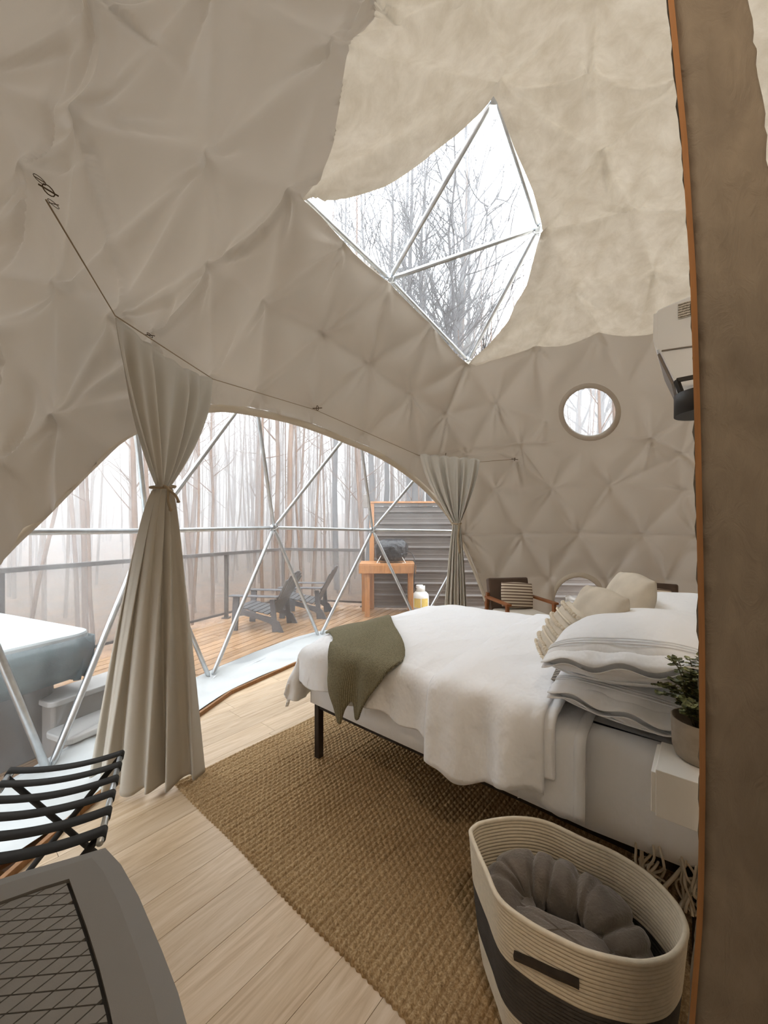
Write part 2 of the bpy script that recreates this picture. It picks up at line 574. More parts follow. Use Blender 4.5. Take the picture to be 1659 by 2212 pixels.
# ------------------------------------------------------------------ dome numbers
DC = np.array([1.40, 2.50, 0.75])   # centre of the sphere
R0 = 3.43
SR = math.hypot(R0, 0.75)
def cast(x, y, R=SR):
    D = np.array([(x - 830) / F, 1.0, (1140 - y) / F]); O = np.array([0, 0, H]) - DC
    a = D @ D; b = O @ D; c = O @ O - R * R
    t = (-b + math.sqrt(b * b - a * c)) / a
    return np.array([0, 0, H]) + t * D
def M2(P):
    d = np.atleast_2d(P) - DC
    r = np.linalg.norm(d, axis=1); th = np.arccos(np.clip(d[:, 2] / r, -1, 1)); ph = np.arctan2(d[:, 1], d[:, 0])
    return np.c_[th * np.cos(ph), th * np.sin(ph)]
def M2inv(Q, R):
    th = np.hypot(Q[:, 0], Q[:, 1]); ph = np.arctan2(Q[:, 1], Q[:, 0])
    R = np.broadcast_to(R, th.shape)
    return DC + np.c_[np.sin(th) * np.cos(ph), np.sin(th) * np.sin(ph), np.cos(th)] * R[:, None]
def m2px(x, y): return M2(cast(x, y))[0]

# bed frame of reference
P0 = np.array([-0.45, 2.49]); BA = math.radians(-40.0)
UU = np.array([math.cos(BA), math.sin(BA)]); VV = np.array([-math.sin(BA), math.cos(BA)])
def bw(u, v, z=0.0):
    p = P0 + u * UU + v * VV
    return (p[0], p[1], z)

# ------------------------------------------------------------------ setting: floor
edge = [(-1.50, -0.6), (-1.62, 0.6), (-1.60, 1.35), (-1.58, 2.0), (-1.52, 2.75), (-1.37, 3.46), (-0.96, 4.19), (-0.35, 4.85), (0.5, 5.35), (1.5, 5.6), (2.6, 5.35), (3.6, 4.6), (4.25, 3.6), (4.4, 2.4), (4.1, 1.2), (3.4, 0.2), (2.3, -0.7), (0.8, -1.0)]
edge_ccw = edge[::-1]
floor = struct('floor', MB().prism(edge_ccw, -0.06, -0.012), 'walnut')
W_ = 0.184; Lp = 1.22
k = -22
vdir = VV; udir = UU
for k in range(-16, 26):
    off = (k * 0.41 + (k % 3) * 0.23) % Lp
    for j in range(-5, 6):
        u0 = 1.6394 - 20 * W_ + 0.0  # grid offset measured from a visible joint
        ua = (k * W_ + 0.05); ub = ua + W_
        va = j * Lp + off; vb = va + Lp
        e = 0.0009
        q = [P0 + (ua + e) * UU + (va + e) * VV, P0 + (ub - e) * UU + (va + e) * VV, P0 + (ub - e) * UU + (vb - e) * VV, P0 + (ua + e) * UU + (vb - e) * VV]
        pl = clip_poly([tuple(p) for p in q], edge_ccw)
        if len(pl) < 3: continue
        ar = abs(sum(pl[i][0] * pl[(i + 1) % len(pl)][1] - pl[(i + 1) % len(pl)][0] * pl[i][1] for i in range(len(pl)))) / 2
        if ar < 0.004: continue
        c = sum(np.array(p) for p in pl) / len(pl)
        loc = [( (np.array(p) - c) @ UU, (np.array(p) - c) @ VV) for p in pl]
        o = build('plank', MB().prism(loc, -0.012, 0.0), 'plank', parent=floor)
        o.location = (c[0], c[1], 0); o.rotation_euler = (0, 0, BA)
# curb board along the floor edge
for i in range(0, len(edge) - 1):
    a = np.array(edge[i]); b = np.array(edge[i + 1])
    n = np.array([-(b - a)[1], (b - a)[0]]); n /= np.linalg.norm(n)
    mb = MB().beam((*(a + n * 0.012), 0.008), (*(b + n * 0.012), 0.008), 0.024, 0.05)
    struct('trim_%d' % (i + 1), mb, 'oak_trim', bevel=0.002)

# ------------------------------------------------------------------ geodesic tube frame
HB = {}
HB['bA'] = floor_pt(105, 1672); HB['bB'] = floor_pt(455, 1470); HB['bC'] = floor_pt(690, 1378); HB['bD'] = floor_pt(907, 1357)
RF = SR + 0.15
HB['hZ'] = cast(-111, 1150, RF); HB['hA'] = cast(319, 1147, RF); HB['hB'] = cast(592, 1140, RF); HB['hC'] = cast(805, 1145, RF); HB['hD'] = cast(1022, 1148, RF)
HB['rZ'] = cast(285, 845, RF); HB['rA'] = cast(549, 836, RF); HB['rB'] = cast(774, 908, RF); HB['rC'] = cast(955, 965, RF)
HB['s1'] = cast(842, 603, RF); HB['s2'] = cast(1165, 492, RF); HB['s3'] = cast(1012, 780, RF); HB['s4'] = cast(1072, 203, RF); HB['s5'] = cast(640, 412, RF)
HB['bE'] = cast(1120, 1372, RF); HB['bE'][2] = 0.0
zp = HB['hZ']; HB['bZ'] = np.array([zp[0] - 0.05, zp[1] - 0.75, 0.0])
HB['hY'] = np.array([-1.72, 0.55, 1.5]); HB['bY'] = np.array([-1.75, -0.25, 0.0])  # unseen hubs added to carry the window stretched leftwards for more light
pairs = ['hY-hZ', 'hY-bZ', 'hY-bY', 'bY-bZ', 'bA-bB', 'bB-bC', 'bC-bD', 'bD-bE', 'bZ-bA', 'bA-hZ', 'bZ-hZ', 'bA-hA', 'bB-hA', 'bB-hB', 'bC-hB', 'bC-hC', 'bD-hC', 'bD-hD', 'bE-hD',
         'hZ-hA', 'hA-hB', 'hB-hC', 'hC-hD', 'hZ-rZ', 'hA-rZ', 'hA-rA', 'hB-rA', 'hB-rB', 'hC-rB', 'hC-rC', 'hD-rC', 'rZ-rA', 'rA-rB', 'rB-rC',
         's1-s2', 's1-s4', 's2-s3', 's2-s4', 's1-s3', 's1-s5', 's4-s5', 's5-rA', 's1-rA', 's1-rB', 's3-rB', 's3-rC', 's5-rZ']
frame = thing('dome_frame', 'silver galvanised tube frame of triangles holding the dome cover', 'frame', (0.5, 5.3, 0))
for p in pairs:
    a, b = p.split('-'); A = Vector(HB[a]); B = Vector(HB[b]); d = (B - A).normalized()
    if p == 's1-s3' or p == 's1-s5' : pass
    mid = [A + d * 0.03, A + d * 0.08, B - d * 0.08, B - d * 0.03]
    r = 0.0215
    build('strut', MB().tube(mid, [r * 0.55, r, r, r * 0.55], 12), 'galv', parent=frame, smooth=True, world=True)
for k_, h in HB.items():
    dr = Vector(h - DC).normalized()
    if k_[0] == 'b': dr = Vector((0, 0, 1))
    m = MB().tube([Vector(h) - dr * 0.03, Vector(h) + dr * 0.03], 0.04, 12)
    build('hub', m, 'galv', parent=frame, world=True)
# zip ties at the visible hubs
for k_ in ('hB', 'hC', 'bB', 's1', 's2', 's3'):
    h = Vector(HB[k_]); inn = -Vector(HB[k_] - DC).normalized() if k_[0] != 'b' else Vector((0.5, -0.6, 0.4)).normalized()
    for q in range(2):
        t1 = inn.cross(Vector((0, 0, 1))).normalized(); t2 = inn.cross(t1)
        an0 = 0.5 + q * 1.2
        ring = []
        for s in range(14):
            a = s / 14 * 2 * math.pi
            ax = t1 * math.cos(an0) + t2 * math.sin(an0)
            ring.append(h + inn * (0.02 + 0.032 * math.cos(a)) + ax * 0.055 * math.sin(a))
        build('zip_tie', MB().tube(ring, 0.004, 6, closed=True), 'cable', parent=frame, world=True)

# clear vinyl skin
def pane(name, tris, m, off=0.035):
    mb = MB()
    for t in tris:
        vs = []
        for q in t.split('-'):
            h = HB[q]; d = h - DC; d = d / np.linalg.norm(d)
            if q[0] == 'b': d = np.array([d[0], d[1], 0]); d /= np.linalg.norm(d)
            vs.append(h + d * off)
        c = [(vs[0] + vs[1]) / 2, (vs[1] + vs[2]) / 2, (vs[2] + vs[0]) / 2]
        mb.add(vs, [(0, 1, 2)])
    return struct(name, mb, m)
window = pane('window_1', ['bY-bZ-hY', 'bZ-hZ-hY', 'bZ-bA-hZ', 'bA-hA-hZ', 'bA-bB-hA', 'bB-hB-hA', 'bB-bC-hB', 'bC-hC-hB', 'bC-bD-hC', 'bD-hD-hC', 'bD-bE-hD',
                           'hZ-hA-rZ', 'hA-rA-rZ', 'hA-hB-rA', 'hB-rB-rA', 'hB-hC-rB', 'hC-rC-rB', 'hC-hD-rC'], 'vinyl')
skyl = pane('window_2', ['s1-s2-s4', 's1-s2-s3', 's1-s4-s5', 's1-rA-s5', 's1-rB-rA', 's1-s3-rB', 's3-rC-rB'], 'vinyl_sky')
# white skirt folded inside along the base
def skirt():
    outer = [HB['bZ'], HB['bA'], HB['bB'], HB['bC'], HB['bD'], HB['bE']]
    inner = [(-2.2, 0.3), (-1.62, 1.95), (-1.42, 3.44), (-0.62, 4.62), (0.5, 5.40), (1.5, 5.64)]
    O = smooth_line([o[:2] for o in outer], 16); I = smooth_line(inner, 16)
    P = []
    for i, (a, b) in enumerate(zip(O, I)):
        row = []
        dirv = (a - b) / (np.linalg.norm(a - b) + 1e-9)
        for j in range(15):
            t = j / 14
            p = b + (a + dirv * 0.06 - b) * t
            z = 0.022 + 0.018 * math.sin(t * 9 + i * 0.35) * math.sin(i * 0.9 + t * 3) * (1 if 0 < j < 14 else 0.2) + (0.05 * max(0, (t - 0.75) / 0.25))
            row.append((p[0], p[1], z))
        P.append(row)
    return MB().grid(P)
struct('trim_20', skirt(), 'pvc_white', smooth=True)

# ------------------------------------------------------------------ liner of the dome
vis = [(68, 375), (175, 250), (452, 340), (724, 100), (630, 418), (455, 575), (0, 720), (-130, 560), (-60, 150), (210, 0), (470, -60), (810, -10),
       (575, 655), (698, 720), (797, 785), (887, 852), (965, 895), (745, 530), (842, 612), (933, 700), (1010, 787),
       (335, 725), (560, 845), (683, 884), (790, 940), (905, 985), (130, 620), (120, 900), (0, 1000), (245, 690), (462, 815),
       (1180, 500), (1243, 625), (1412, 592), (1158, 752), (1293, 722), (1073, 872), (1350, 845), (1262, 955), (1407, 950), (1474, 982), (1125, 962), (1510, 850), (1420, 722),
       (1078, 188), (1275, 165), (1465, 185), (1300, 338), (1372, 458), (1500, 458), (1290, -20), (1030, -30), (1520, 600),
       (1115, 993), (1192, 1055), (1318, 1050), (1070, 1057), (1250, 1152), (1128, 1153), (1005, 1153), (1388, 1153), (1508, 1157), (1480, 1060),
       (1070, 1255), (1188, 1250), (1312, 1252), (1440, 1255), (1180, 905), (1010, 985)]
PH = [cast(*p) for p in vis]
PHn = [(p - DC) / SR for p in PH]
bm = bmesh.new(); bmesh.ops.create_icosphere(bm, subdivisions=4, radius=1.0)
cand = [np.array(v.co) for v in bm.verts]; bm.free()
random.shuffle(cand)
for c in cand:
    if c[2] < -0.62: continue
    Pw = DC + c * SR
    vis_ = Pw[1] > 0.3 and -80 < 830 + Pw[0] / Pw[1] * F < 1560 and -120 < 1140 - (Pw[2] - H) / Pw[1] * F < 1700
    if min(np.linalg.norm(c - q) for q in PHn) > (0.33 if vis_ else 0.23): PHn.append(c)
PHn = np.array(PHn)
bm = bmesh.new()
for p in PHn: bm.verts.new(p)
bm.verts.new((0, 0, -1.0))
bm.verts.ensure_lookup_table()
bm.verts.index_update()
bmesh.ops.convex_hull(bm, input=bm.verts[:], use_existing_faces=False)
TR = [[v.index for v in f.verts] for f in bm.faces if all(v.index < len(PHn) for v in f.verts)]
tri2 = []
for f in TR:
    if len(f) == 3: tri2.append(f)
    else:
        for i in range(1, len(f) - 1): tri2.append([f[0], f[i], f[i + 1]])
TR = tri2; bm.free()
NS = 30
bar = [(i / NS, j / NS, (NS - i - j) / NS) for i in range(NS + 1) for j in range(NS + 1 - i)]
idx = {}
for q, (a, b, c) in enumerate(bar): idx[(round(a * NS), round(b * NS))] = q
bf = []
for i in range(NS):
    for j in range(NS - i):
        bf.append((idx[(i, j)], idx[(i + 1, j)], idx[(i, j + 1)]))
        if i + j < NS - 1: bf.append((idx[(i + 1, j)], idx[(i + 1, j + 1)], idx[(i, j + 1)]))
bar = np.array(bar); bf = np.array(bf)
VS = []; FS = []; BU = []
for n_, t in enumerate(TR):
    A = PHn[t] * SR
    P = bar @ A
    s = 18 * bar[:, 0] * bar[:, 1] * bar[:, 2]
    area = np.linalg.norm(np.cross(A[1] - A[0], A[2] - A[0])) / 2
    VS.append(P + DC); BU.append(s * min(0.085, 0.17 * math.sqrt(area))); FS.append(bf + n_ * len(bar))
VS = np.concatenate(VS); BU = np.concatenate(BU); FS = np.concatenate(FS)
key = np.round(VS * 2000).astype(np.int64)
_, first, inv = np.unique(key, axis=0, return_index=True, return_inverse=True)
inv = inv.ravel()
VS = VS[first]; BU = BU[first]; FS = inv[FS]
FS = FS[(FS[:, 0] != FS[:, 1]) & (FS[:, 1] != FS[:, 2]) & (FS[:, 0] != FS[:, 2])]
# round the flat facets half way back to the sphere, then billow them inwards
d = VS - DC; r = np.linalg.norm(d, axis=1); n = d / r[:, None]
r = r + (SR - r) * 0.12 - BU
wr = np.zeros(len(VS))
_e = np.unique(np.sort(np.concatenate([FS[:, [0, 1]], FS[:, [1, 2]], FS[:, [2, 0]]]), axis=1), axis=0)
_deg = np.bincount(_e.ravel(), minlength=len(VS)).astype(float)
_r0 = r.copy()
for _ in range(7):
    acc_ = np.bincount(_e[:, 0], weights=r[_e[:, 1]], minlength=len(VS)) + np.bincount(_e[:, 1], weights=r[_e[:, 0]], minlength=len(VS))
    r = 0.5 * r + 0.5 * acc_ / np.maximum(_deg, 1)
Pbase = n * SR
for kx, pn in enumerate(PHn):
    c = pn * SR
    dd = Pbase - c; dist = np.linalg.norm(dd, axis=1)
    m = np.where(dist < 0.62)[0]
    if len(m) == 0: continue
    upv = np.array([0, 0, 1.0]); t1 = np.cross(upv, pn); t1 /= (np.linalg.norm(t1) + 1e-9); t2 = np.cross(pn, t1)
    x = dd[m] @ t1; y = dd[m] @ t2; rho = dist[m]
    acc = np.zeros(len(m))
    rr = np.random.default_rng(kx + 5)
    for q in range(rr.integers(5, 9)):
        # gravity folds: mostly down or up from the tie, leaning to one side
        base = -math.pi / 2 if rr.random() < 0.62 else math.pi / 2
        an = base + rr.normal(0, 0.55)
        ca, sa = math.cos(an), math.sin(an)
        along = x * ca + y * sa; lat = -x * sa + y * ca
        lat = lat + 0.12 * along * along * rr.normal(0, 1.5)
        Lq = rr.uniform(0.16, 0.42); wq = rr.uniform(0.009, 0.02)
        w_here = wq * (0.6 + 1.6 * np.clip(along, 0, 1) / Lq)
        env = np.clip(along / 0.04, 0, 1) * np.exp(-(np.clip(along, 0, 9) / Lq) ** 3)
        env[along < 0] = 0
        acc += rr.uniform(0.010, 0.026) * env * np.exp(-(lat / w_here) ** 2)
    acc -= 0.035 * np.exp(-(rho / 0.06) ** 2)      # dimple where the ties pull the cloth outward
    wr[m] += acc
# stitched seams: narrow valleys along the sewn lines
seams_px = [[(560, 490), (455, 575), (400, 650), (338, 722)], [(210, -40), (215, 100), (200, 180), (172, 255), (190, 400), (225, 540), (275, 690)], [(1010, 790), (985, 840), (967, 895), (950, 975)],
            [(1005, 1153), (1128, 1153), (1250, 1151), (1388, 1153), (1508, 1157), (1560, 1160)], [(905, 985), (1010, 972), (1125, 960), (1262, 953), (1405, 950), (1474, 982)], [(1405, 950), (1470, 905)],
            [(1078, 190), (1180, 185), (1275, 166), (1360, 190), (1465, 185)], [(1180, 500), (1240, 415), (1300, 338), (1465, 188)], [(1180, 500), (1270, 480), (1372, 458), (1500, 456)], [(1078, 190), (1160, 110), (1290, -20)], [(630, 418), (560, 490)]]
low = 0
qd = M2(VS)
for L_ in seams_px:
    sq = np.array([m2px(*p_) for p_ in smooth_line(L_, 4)])
    _, ds = snap(qd, sq, closed=False)
    wr -= 0.024 * np.exp(-(ds / 0.0065) ** 1.3) - 0.0035 * np.exp(-((ds - 0.012) / 0.006) ** 2)
low = 0.004 * np.sin(n[:, 0] * 23 + n[:, 2] * 17) * np.sin(n[:, 1] * 19 + 1.3)
PORT = [(m2px(1274, 888), 0.115), (m2px(1250, 1302), 0.105)]
for c_, rad_ in PORT:
    ds = np.hypot(*(qd - c_).T); k_ = np.clip((rad_ * 1.9 - ds) / (rad_ * 0.7), 0, 1); k_ = k_ * k_ * (3 - 2 * k_)
    r = r * (1 - k_) + (SR - 0.03) * k_; wr = wr * (1 - k_); low = low * (1 - k_)
r = r - wr - low
VS = DC + n * r[:, None]

q2 = M2(VS)
# openings
arc = [(1068, 1330), (1055, 1305), (1035, 1250), (1006, 1180), (975, 1115), (940, 1070), (905, 1035), (860, 1000), (810, 970), (760, 948), (680, 915), (620, 895), (555, 880), (500, 870), (460, 868), (370, 878), (265, 921), (200, 975), (130, 1042), (75, 1095), (20, 1143), (-10, 1172), (-90, 1250), (-220, 1400), (-420, 1680), (-700, 2200)]  # unseen left end stretched out of frame so more daylight reaches the floor
arcq = [m2px(*p) for p in smooth_line(arc, 3)]
e0, e1 = arcq[0], arcq[-1]
a0 = math.atan2(e0[1], e0[0]); a1 = math.atan2(e1[1], e1[0])
if a1 < a0: a1 += 2 * math.pi
close = [np.array([2.3 * math.cos(a), 2.3 * math.sin(a)]) for a in np.linspace(a1, a0, 24)]
winq = arcq + close
sk = [(1069, 206), (1108, 300), (1150, 400), (1168, 470), (1173, 497), (1160, 525), (1135, 600), (1095, 680), (1050, 742), (1016, 779),
      (985, 748), (930, 692), (880, 642), (842, 603), (810, 575), (770, 535), (720, 480), (680, 450), (646, 414), (668, 412), (692, 417), (740, 405), (820, 372), (900, 330), (985, 275), (1035, 237)]
skq = [m2px(*p) for p in sk]
seam = [(640, -420), (760, -150), (812, 0), (766, 68), (742, 130), (720, 215), (708, 280), (690, 350), (665, 395), (644, 415), (690, 460), (760, 540), (842, 612), (930, 700), (1010, 785), (1060, 775), (1110, 762), (1158, 750), (1225, 742), (1293, 722), (1350, 724), (1420, 722), (1520, 722), (1640, 730), (1900, 760)]
def circ_px(x, y, rx, ry, n=36):
    return [m2px(x + rx * math.cos(2 * math.pi * i / n), y + ry * math.sin(2 * math.pi * i / n)) for i in range(n)]
w3 = circ_px(1274, 888, 57, 53); w4 = circ_px(1250, 1302, 53, 56)
seamq = [m2px(*p) for p in smooth_line(seam, 3)]
# close the upper field behind the camera at the same height
sa = math.atan2(seamq[-1][1], seamq[-1][0]); sb = math.atan2(seamq[0][1], seamq[0][0])
ra = np.linalg.norm(seamq[-1]); rb = np.linalg.norm(seamq[0])
if sb > sa: sb -= 2 * math.pi
upq = seamq + [np.array([(ra + (rb - ra) * t) * math.cos(sa + (sb - sa) * t), (ra + (rb - ra) * t) * math.sin(sa + (sb - sa) * t)]) for t in np.linspace(0, 1, 30)[1:-1]]

fc = q2[FS].mean(axis=1); zc = VS[FS][:, :, 2].mean(axis=1)
bad = in_poly(fc, winq) | in_poly(fc, skq) | in_poly(fc, w3) | in_poly(fc, w4) | (zc < 0.0)
up = in_poly(fc, upq)
def liner(name, mask, m, curves):
    fs = FS[mask]
    used, inv_ = np.unique(fs, return_inverse=True); fs = inv_.reshape(fs.shape)
    v = VS[used].copy(); q = q2[used].copy()
    ed = np.sort(np.concatenate([fs[:, [0, 1]], fs[:, [1, 2]], fs[:, [2, 0]]]), axis=1)
    ue, cnt = np.unique(ed, axis=0, return_counts=True)
    bv = np.unique(ue[cnt == 1])
    for c in curves:
        s, dist = snap(q[bv], c)
        mm = dist < 0.016
        rad = np.linalg.norm(v[bv[mm]] - DC, axis=1)
        v[bv[mm]] = M2inv(s[mm], rad); q[bv[mm]] = s[mm]
    mb = MB(); mb.v = [tuple(p) for p in v]; mb.f = [tuple(int(i) for i in f) for f in fs]
    return struct(name, mb, m, smooth=True)
liner('wall_dome', (~bad) & (~up), 'liner', [winq, skq, w3, w4, upq])
liner('ceiling', (~bad) & up, 'quilt', [skq, upq, winq])
def hem(name, q, width, m, closed, rad, out=True, parent=None):
    q = np.array(q); n_ = len(q); P = []
    for i in range(n_ + (1 if closed else 0)):
        a = q[(i - 1) % n_] if closed or i > 0 else q[0]; b = q[(i + 1) % n_] if closed or i < n_ - 1 else q[-1]
        t = b - a; t = t / (np.linalg.norm(t) + 1e-9); nn = np.array([-t[1], t[0]])
        c = q[i % n_]
        pts = np.array([c, c + nn * width * 0.5, c + nn * width])
        P.append(M2inv(pts, np.array([rad, rad - 0.006, rad])))
    return struct(name, MB().grid(P), m, smooth=True, solid=0.004)
hem('trim_21', arcq, -0.022, 'hem', False, SR - 0.045)
def port_ring(name, w, m):
    w = np.array(w); P = M2inv(w, SR - 0.035); c = P.mean(axis=0); nd = (DC - c) / np.linalg.norm(DC - c)
    G = []
    for i in list(range(len(P))) + [0]:
        G.append([tuple(c + (P[i] - c) * k + nd * o_) for k, o_ in ((0.99, -0.02), (0.99, 0.004), (1.03, 0.012), (1.13, 0.012), (1.19, 0.002))])
    return struct(name, MB().grid(G), m, smooth=True)
port_ring('trim_22', w3, 'liner'); port_ring('trim_23', w4, 'hem')
# round vinyl portholes
for nm, w in (('window_3', w3), ('window_4', w4)):
    w = np.array(w); P = M2inv(w, SR + 0.01); c = P.mean(axis=0)
    inner = c + (P - c) * 1.03
    fr = MB().tube(list(inner), 0.012, 8, closed=True)
    wo = struct(nm, fr, 'pvc_white', smooth=True)
    mb = MB().add([tuple(p) for p in inner] + [tuple(c)], [(i, (i + 1) % len(w), len(w)) for i in range(len(w))])
    build('pane', mb, 'vinyl_sky', parent=wo)

# ------------------------------------------------------------------ head wall, pillar
hw = MB()
a = bw(2.09, -0.15); b = bw(2.09, 2.45)
hw.prism([(a[0], a[1]), (a[0] + UU[0] * 0.1, a[1] + UU[1] * 0.1), (b[0] + UU[0] * 0.1, b[1] + UU[1] * 0.1), (b[0], b[1])], 0, 2.42)
struct('wall_right', hw, 'headwall')
# plastered end of the partition: a slightly bowed post close to the camera
def pillar():
    D = 0.62
    left = {2500: 1490, 2212: 1509, 2000: 1526, 1900: 1529, 1700: 1532, 1400: 1531, 1100: 1525, 900: 1521, 600: 1512, 300: 1493, 0: 1464, -300: 1430}
    ys = sorted(left)
    zs = [H + (1140 - y) / F * D for y in ys]
    xs = [(left[y] - 830) / F * D for y in ys]
    def lx(z): return float(np.interp(z, zs[::-1], xs[::-1]))
    def rx(z): return float(np.interp(z, [0, 1.5, 1.9, 2.16, 2.35, 2.6], [0.70, 0.67, 0.648, 0.622, 0.596, 0.56]))
    rows = 150; cols = 26
    nz = lambda x, z, s: math.sin(x * 31 * s + z * 47 * s + 2 * math.sin(z * 19 * s + x * 11)) * math.sin(x * 53 * s - z * 23 * s + 1.7)
    P = []
    for i in range(rows + 1):
        z = 0.0 + 2.62 * i / rows
        l = lx(z); r_ = rx(z); row = []
        jag = 0.0025 * nz(0.3, z, 1.7) + 0.0015 * nz(1.3, z, 4.1); jr = 0.005 * nz(2.3, z, 1.1) + 0.002 * nz(0.7, z, 3.3)
        for j in range(cols + 1):
            t = j / cols
            x = (l + jag) * (1 - t) + (r_ + jr) * t
            e = min(t, 1 - t) / 0.12
            rnd = 0.02 * (1 - math.sqrt(max(0, 1 - (1 - min(1, e)) ** 2)))
            sl = max(0, nz(x * 1.4 + z * 0.5, z * 0.8, 1.0)) ** 3 * 0.004 + 0.0010 * nz(x, z, 2.7) + 0.0005 * nz(x, z, 6.1)
            row.append((x, D + rnd - sl, z))
        row.append((r_ + jr + 0.1, D + 0.22, z)); row.insert(0, (l + 0.195, D + 0.22, z))
        P.append(row)
    mb = MB().grid(P)
    pil = struct('wall_partition', mb, 'plaster', smooth=True)
    # timber trim on its left edge
    Q = []
    for i in range(60):
        z = 2.62 * i / 59; l = lx(z); w = 0.0155
        Q.append([(l - 0.002, D + 0.004, z), (l + 0.018, D + 0.03, z), (l - w + 0.027, D + 0.03, z), (l - w, D + 0.0, z), (l - 0.002, D + 0.004, z)])
    struct('trim_24', MB().grid(Q), 'oak_trim')
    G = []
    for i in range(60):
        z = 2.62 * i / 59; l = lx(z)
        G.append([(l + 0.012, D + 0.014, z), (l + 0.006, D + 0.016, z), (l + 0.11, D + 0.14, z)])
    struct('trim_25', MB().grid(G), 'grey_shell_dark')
pillar()

# ------------------------------------------------------------------ outdoors: ground, deck, railing
def ground():
    P = []
    for i in range(61):
        row = []
        for j in range(61):
            x = -50 + 100 * i / 60; y = -30 + 100 * j / 60
            r_ = math.hypot(x - 1, y - 3)
            z = -0.75 + 0.085 * max(0, r_ - 10) + 0.18 * math.sin(x * 0.5) * math.sin(y * 0.43 + 1)
            row.append((x, y, z))
        P.append(row)
    return MB().grid(P)
struct('floor_ground', ground(), 'ground', smooth=True)

DK = np.array([0.41, 0.912]); DK /= np.linalg.norm(DK); DX = np.array([DK[1], -DK[0]])
ZD = -0.10
deck = struct('floor_deck', MB().box((1.0, 3.6, ZD - 0.16), (0.4, 0.4, 0.1)), 'post_wood')
deck_poly = [(-4.9, 0.2), (-1.2, -2.2), (6.2, -1.0), (6.4, 7.3), (-0.3, 7.9), (-2.25, 8.35)]
n_b = 0
for k in range(-40, 62):
    a0_ = k * 0.142
    for j in range(-3, 5):
        v0 = -1 + j * 3.6 + (k * 1.37 % 3.6); v1 = v0 + 3.6
        e = 0.0055
        q = [DX * (a0_ + e) + DK * (v0 + e), DX * (a0_ + 0.142 - e) + DK * (v0 + e), DX * (a0_ + 0.142 - e) + DK * (v1 - e), DX * (a0_ + e) + DK * (v1 - e)]
        pl = clip_poly([tuple(p) for p in q], deck_poly)
        if len(pl) < 3: continue
        ar = abs(sum(pl[i][0] * pl[(i + 1) % len(pl)][1] - pl[(i + 1) % len(pl)][0] * pl[i][1] for i in range(len(pl)))) / 2
        if ar < 0.02: continue
        c = sum(np.array(p) for p in pl) / len(pl)
        # keep only boards outside the tent
        if max(np.linalg.norm(np.array(p) - DC[:2]) for p in pl) < 3.3: continue
        if c[0] > 1.5 and c[1] < 4.5: continue
        o = build('board', MB().prism([((np.array(p) - c) @ DX, (np.array(p) - c) @ DK) for p in pl], -0.035, 0.0), 'deck', parent=deck)
        o.location = (c[0], c[1], ZD); o.rotation_euler = (0, 0, math.atan2(DX[1], DX[0])); n_b += 1

rail_pts = [(-4.9, 2.15), (-4.06, 4.06), (-3.40, 5.5), (-2.79, 6.8), (-2.156, 8.21), (-1.25, 7.98), (-0.42, 7.78)]
rail = thing('deck_railing', 'dark metal deck railing with a see-through mesh screen, misty forest behind', 'railing', (-2.8, 6.8, ZD))
for i in range(len(rail_pts) - 1):
    a = np.array(rail_pts[i]); b = np.array(rail_pts[i + 1])
    build('top_rail', MB().beam((*a, 1.045), (*b, 1.045), 0.075, 0.055), 'dark_rail', parent=rail, world=True, bevel=0.004)
    build('bottom_rail', MB().beam((*a, ZD + 0.09), (*b, ZD + 0.09), 0.03, 0.035), 'dark_rail', parent=rail, world=True)
    mb = MB().add([(*a, ZD + 0.1), (*b, ZD + 0.1), (*b, 1.02), (*a, 1.02)], [(0, 1, 2, 3)])
    build('mesh_screen', mb, 'screen', parent=rail, world=True)
for p in (rail_pts[1], rail_pts[3], rail_pts[4], rail_pts[6]):
    m = MB().box((p[0], p[1], (1.02 + ZD) / 2), (0.055, 0.055, 1.02 - ZD)).box((p[0], p[1], ZD + 0.01), (0.12, 0.12, 0.02))
    build('post', m, 'dark_rail', parent=rail, world=True)

# privacy wall of corrugated siding
def siding():
    A = np.array([-0.24, 7.62]); B = np.array([5.0, 7.30]); n = np.array([-(B - A)[1], (B - A)[0]]); n /= np.linalg.norm(n); n = -n
    root = thing('privacy_wall', 'tall privacy wall of horizontally ribbed grey steel siding on timber posts', 'wall', (2.3, 7.5, ZD))
    prof = []; z = ZD + 0.02; top = 1.93
    while z < top:
        for dz, o_ in ((0, 0.0), (0.004, 0.036), (0.014, 0.036), (0.046, 0.0), (0.095, 0.0), (0.10, 0.006), (0.11, 0.006), (0.115, 0), (0.165, 0.0), (0.17, 0.006), (0.18, 0.006), (0.185, 0)):
            if z + dz < top: prof.append((z + dz, o_))
        z += 0.235
    for s in range(5):
        a = A + (B - A) * s / 5; b = A + (B - A) * (s + 1) / 5
        P = [[(*(a + n * o_), zz) for zz, o_ in prof], [(*(b + n * o_), zz) for zz, o_ in prof]]
        build('siding_sheet', MB().grid(P), 'siding', parent=root, world=True, solid=0.002)
    for t in (0.0, 0.2, 0.42, 0.64, 0.86, 1.0):
        p = A + (B - A) * t - n * 0.06
        if t == 0: p = A + n * 0.01 + (B - A) / np.linalg.norm(B - A) * 0.0
        build('post', MB().box((*p, (2.0 + ZD) / 2), (0.09, 0.09, 2.0 - ZD)), 'post_wood', parent=root, world=True, bevel=0.004)
    build('cap_board', MB().beam((*(A - (B - A) * 0.005), 2.0), (*B, 1.995), 0.13, 0.035), 'post_wood', parent=root, world=True, bevel=0.003)
    build('top_flashing', MB().beam((*(A + n * 0.035), 1.955), (*(B + n * 0.035), 1.95), 0.012, 0.06), 'siding', parent=root, world=True)
    return A, B, n
siding()
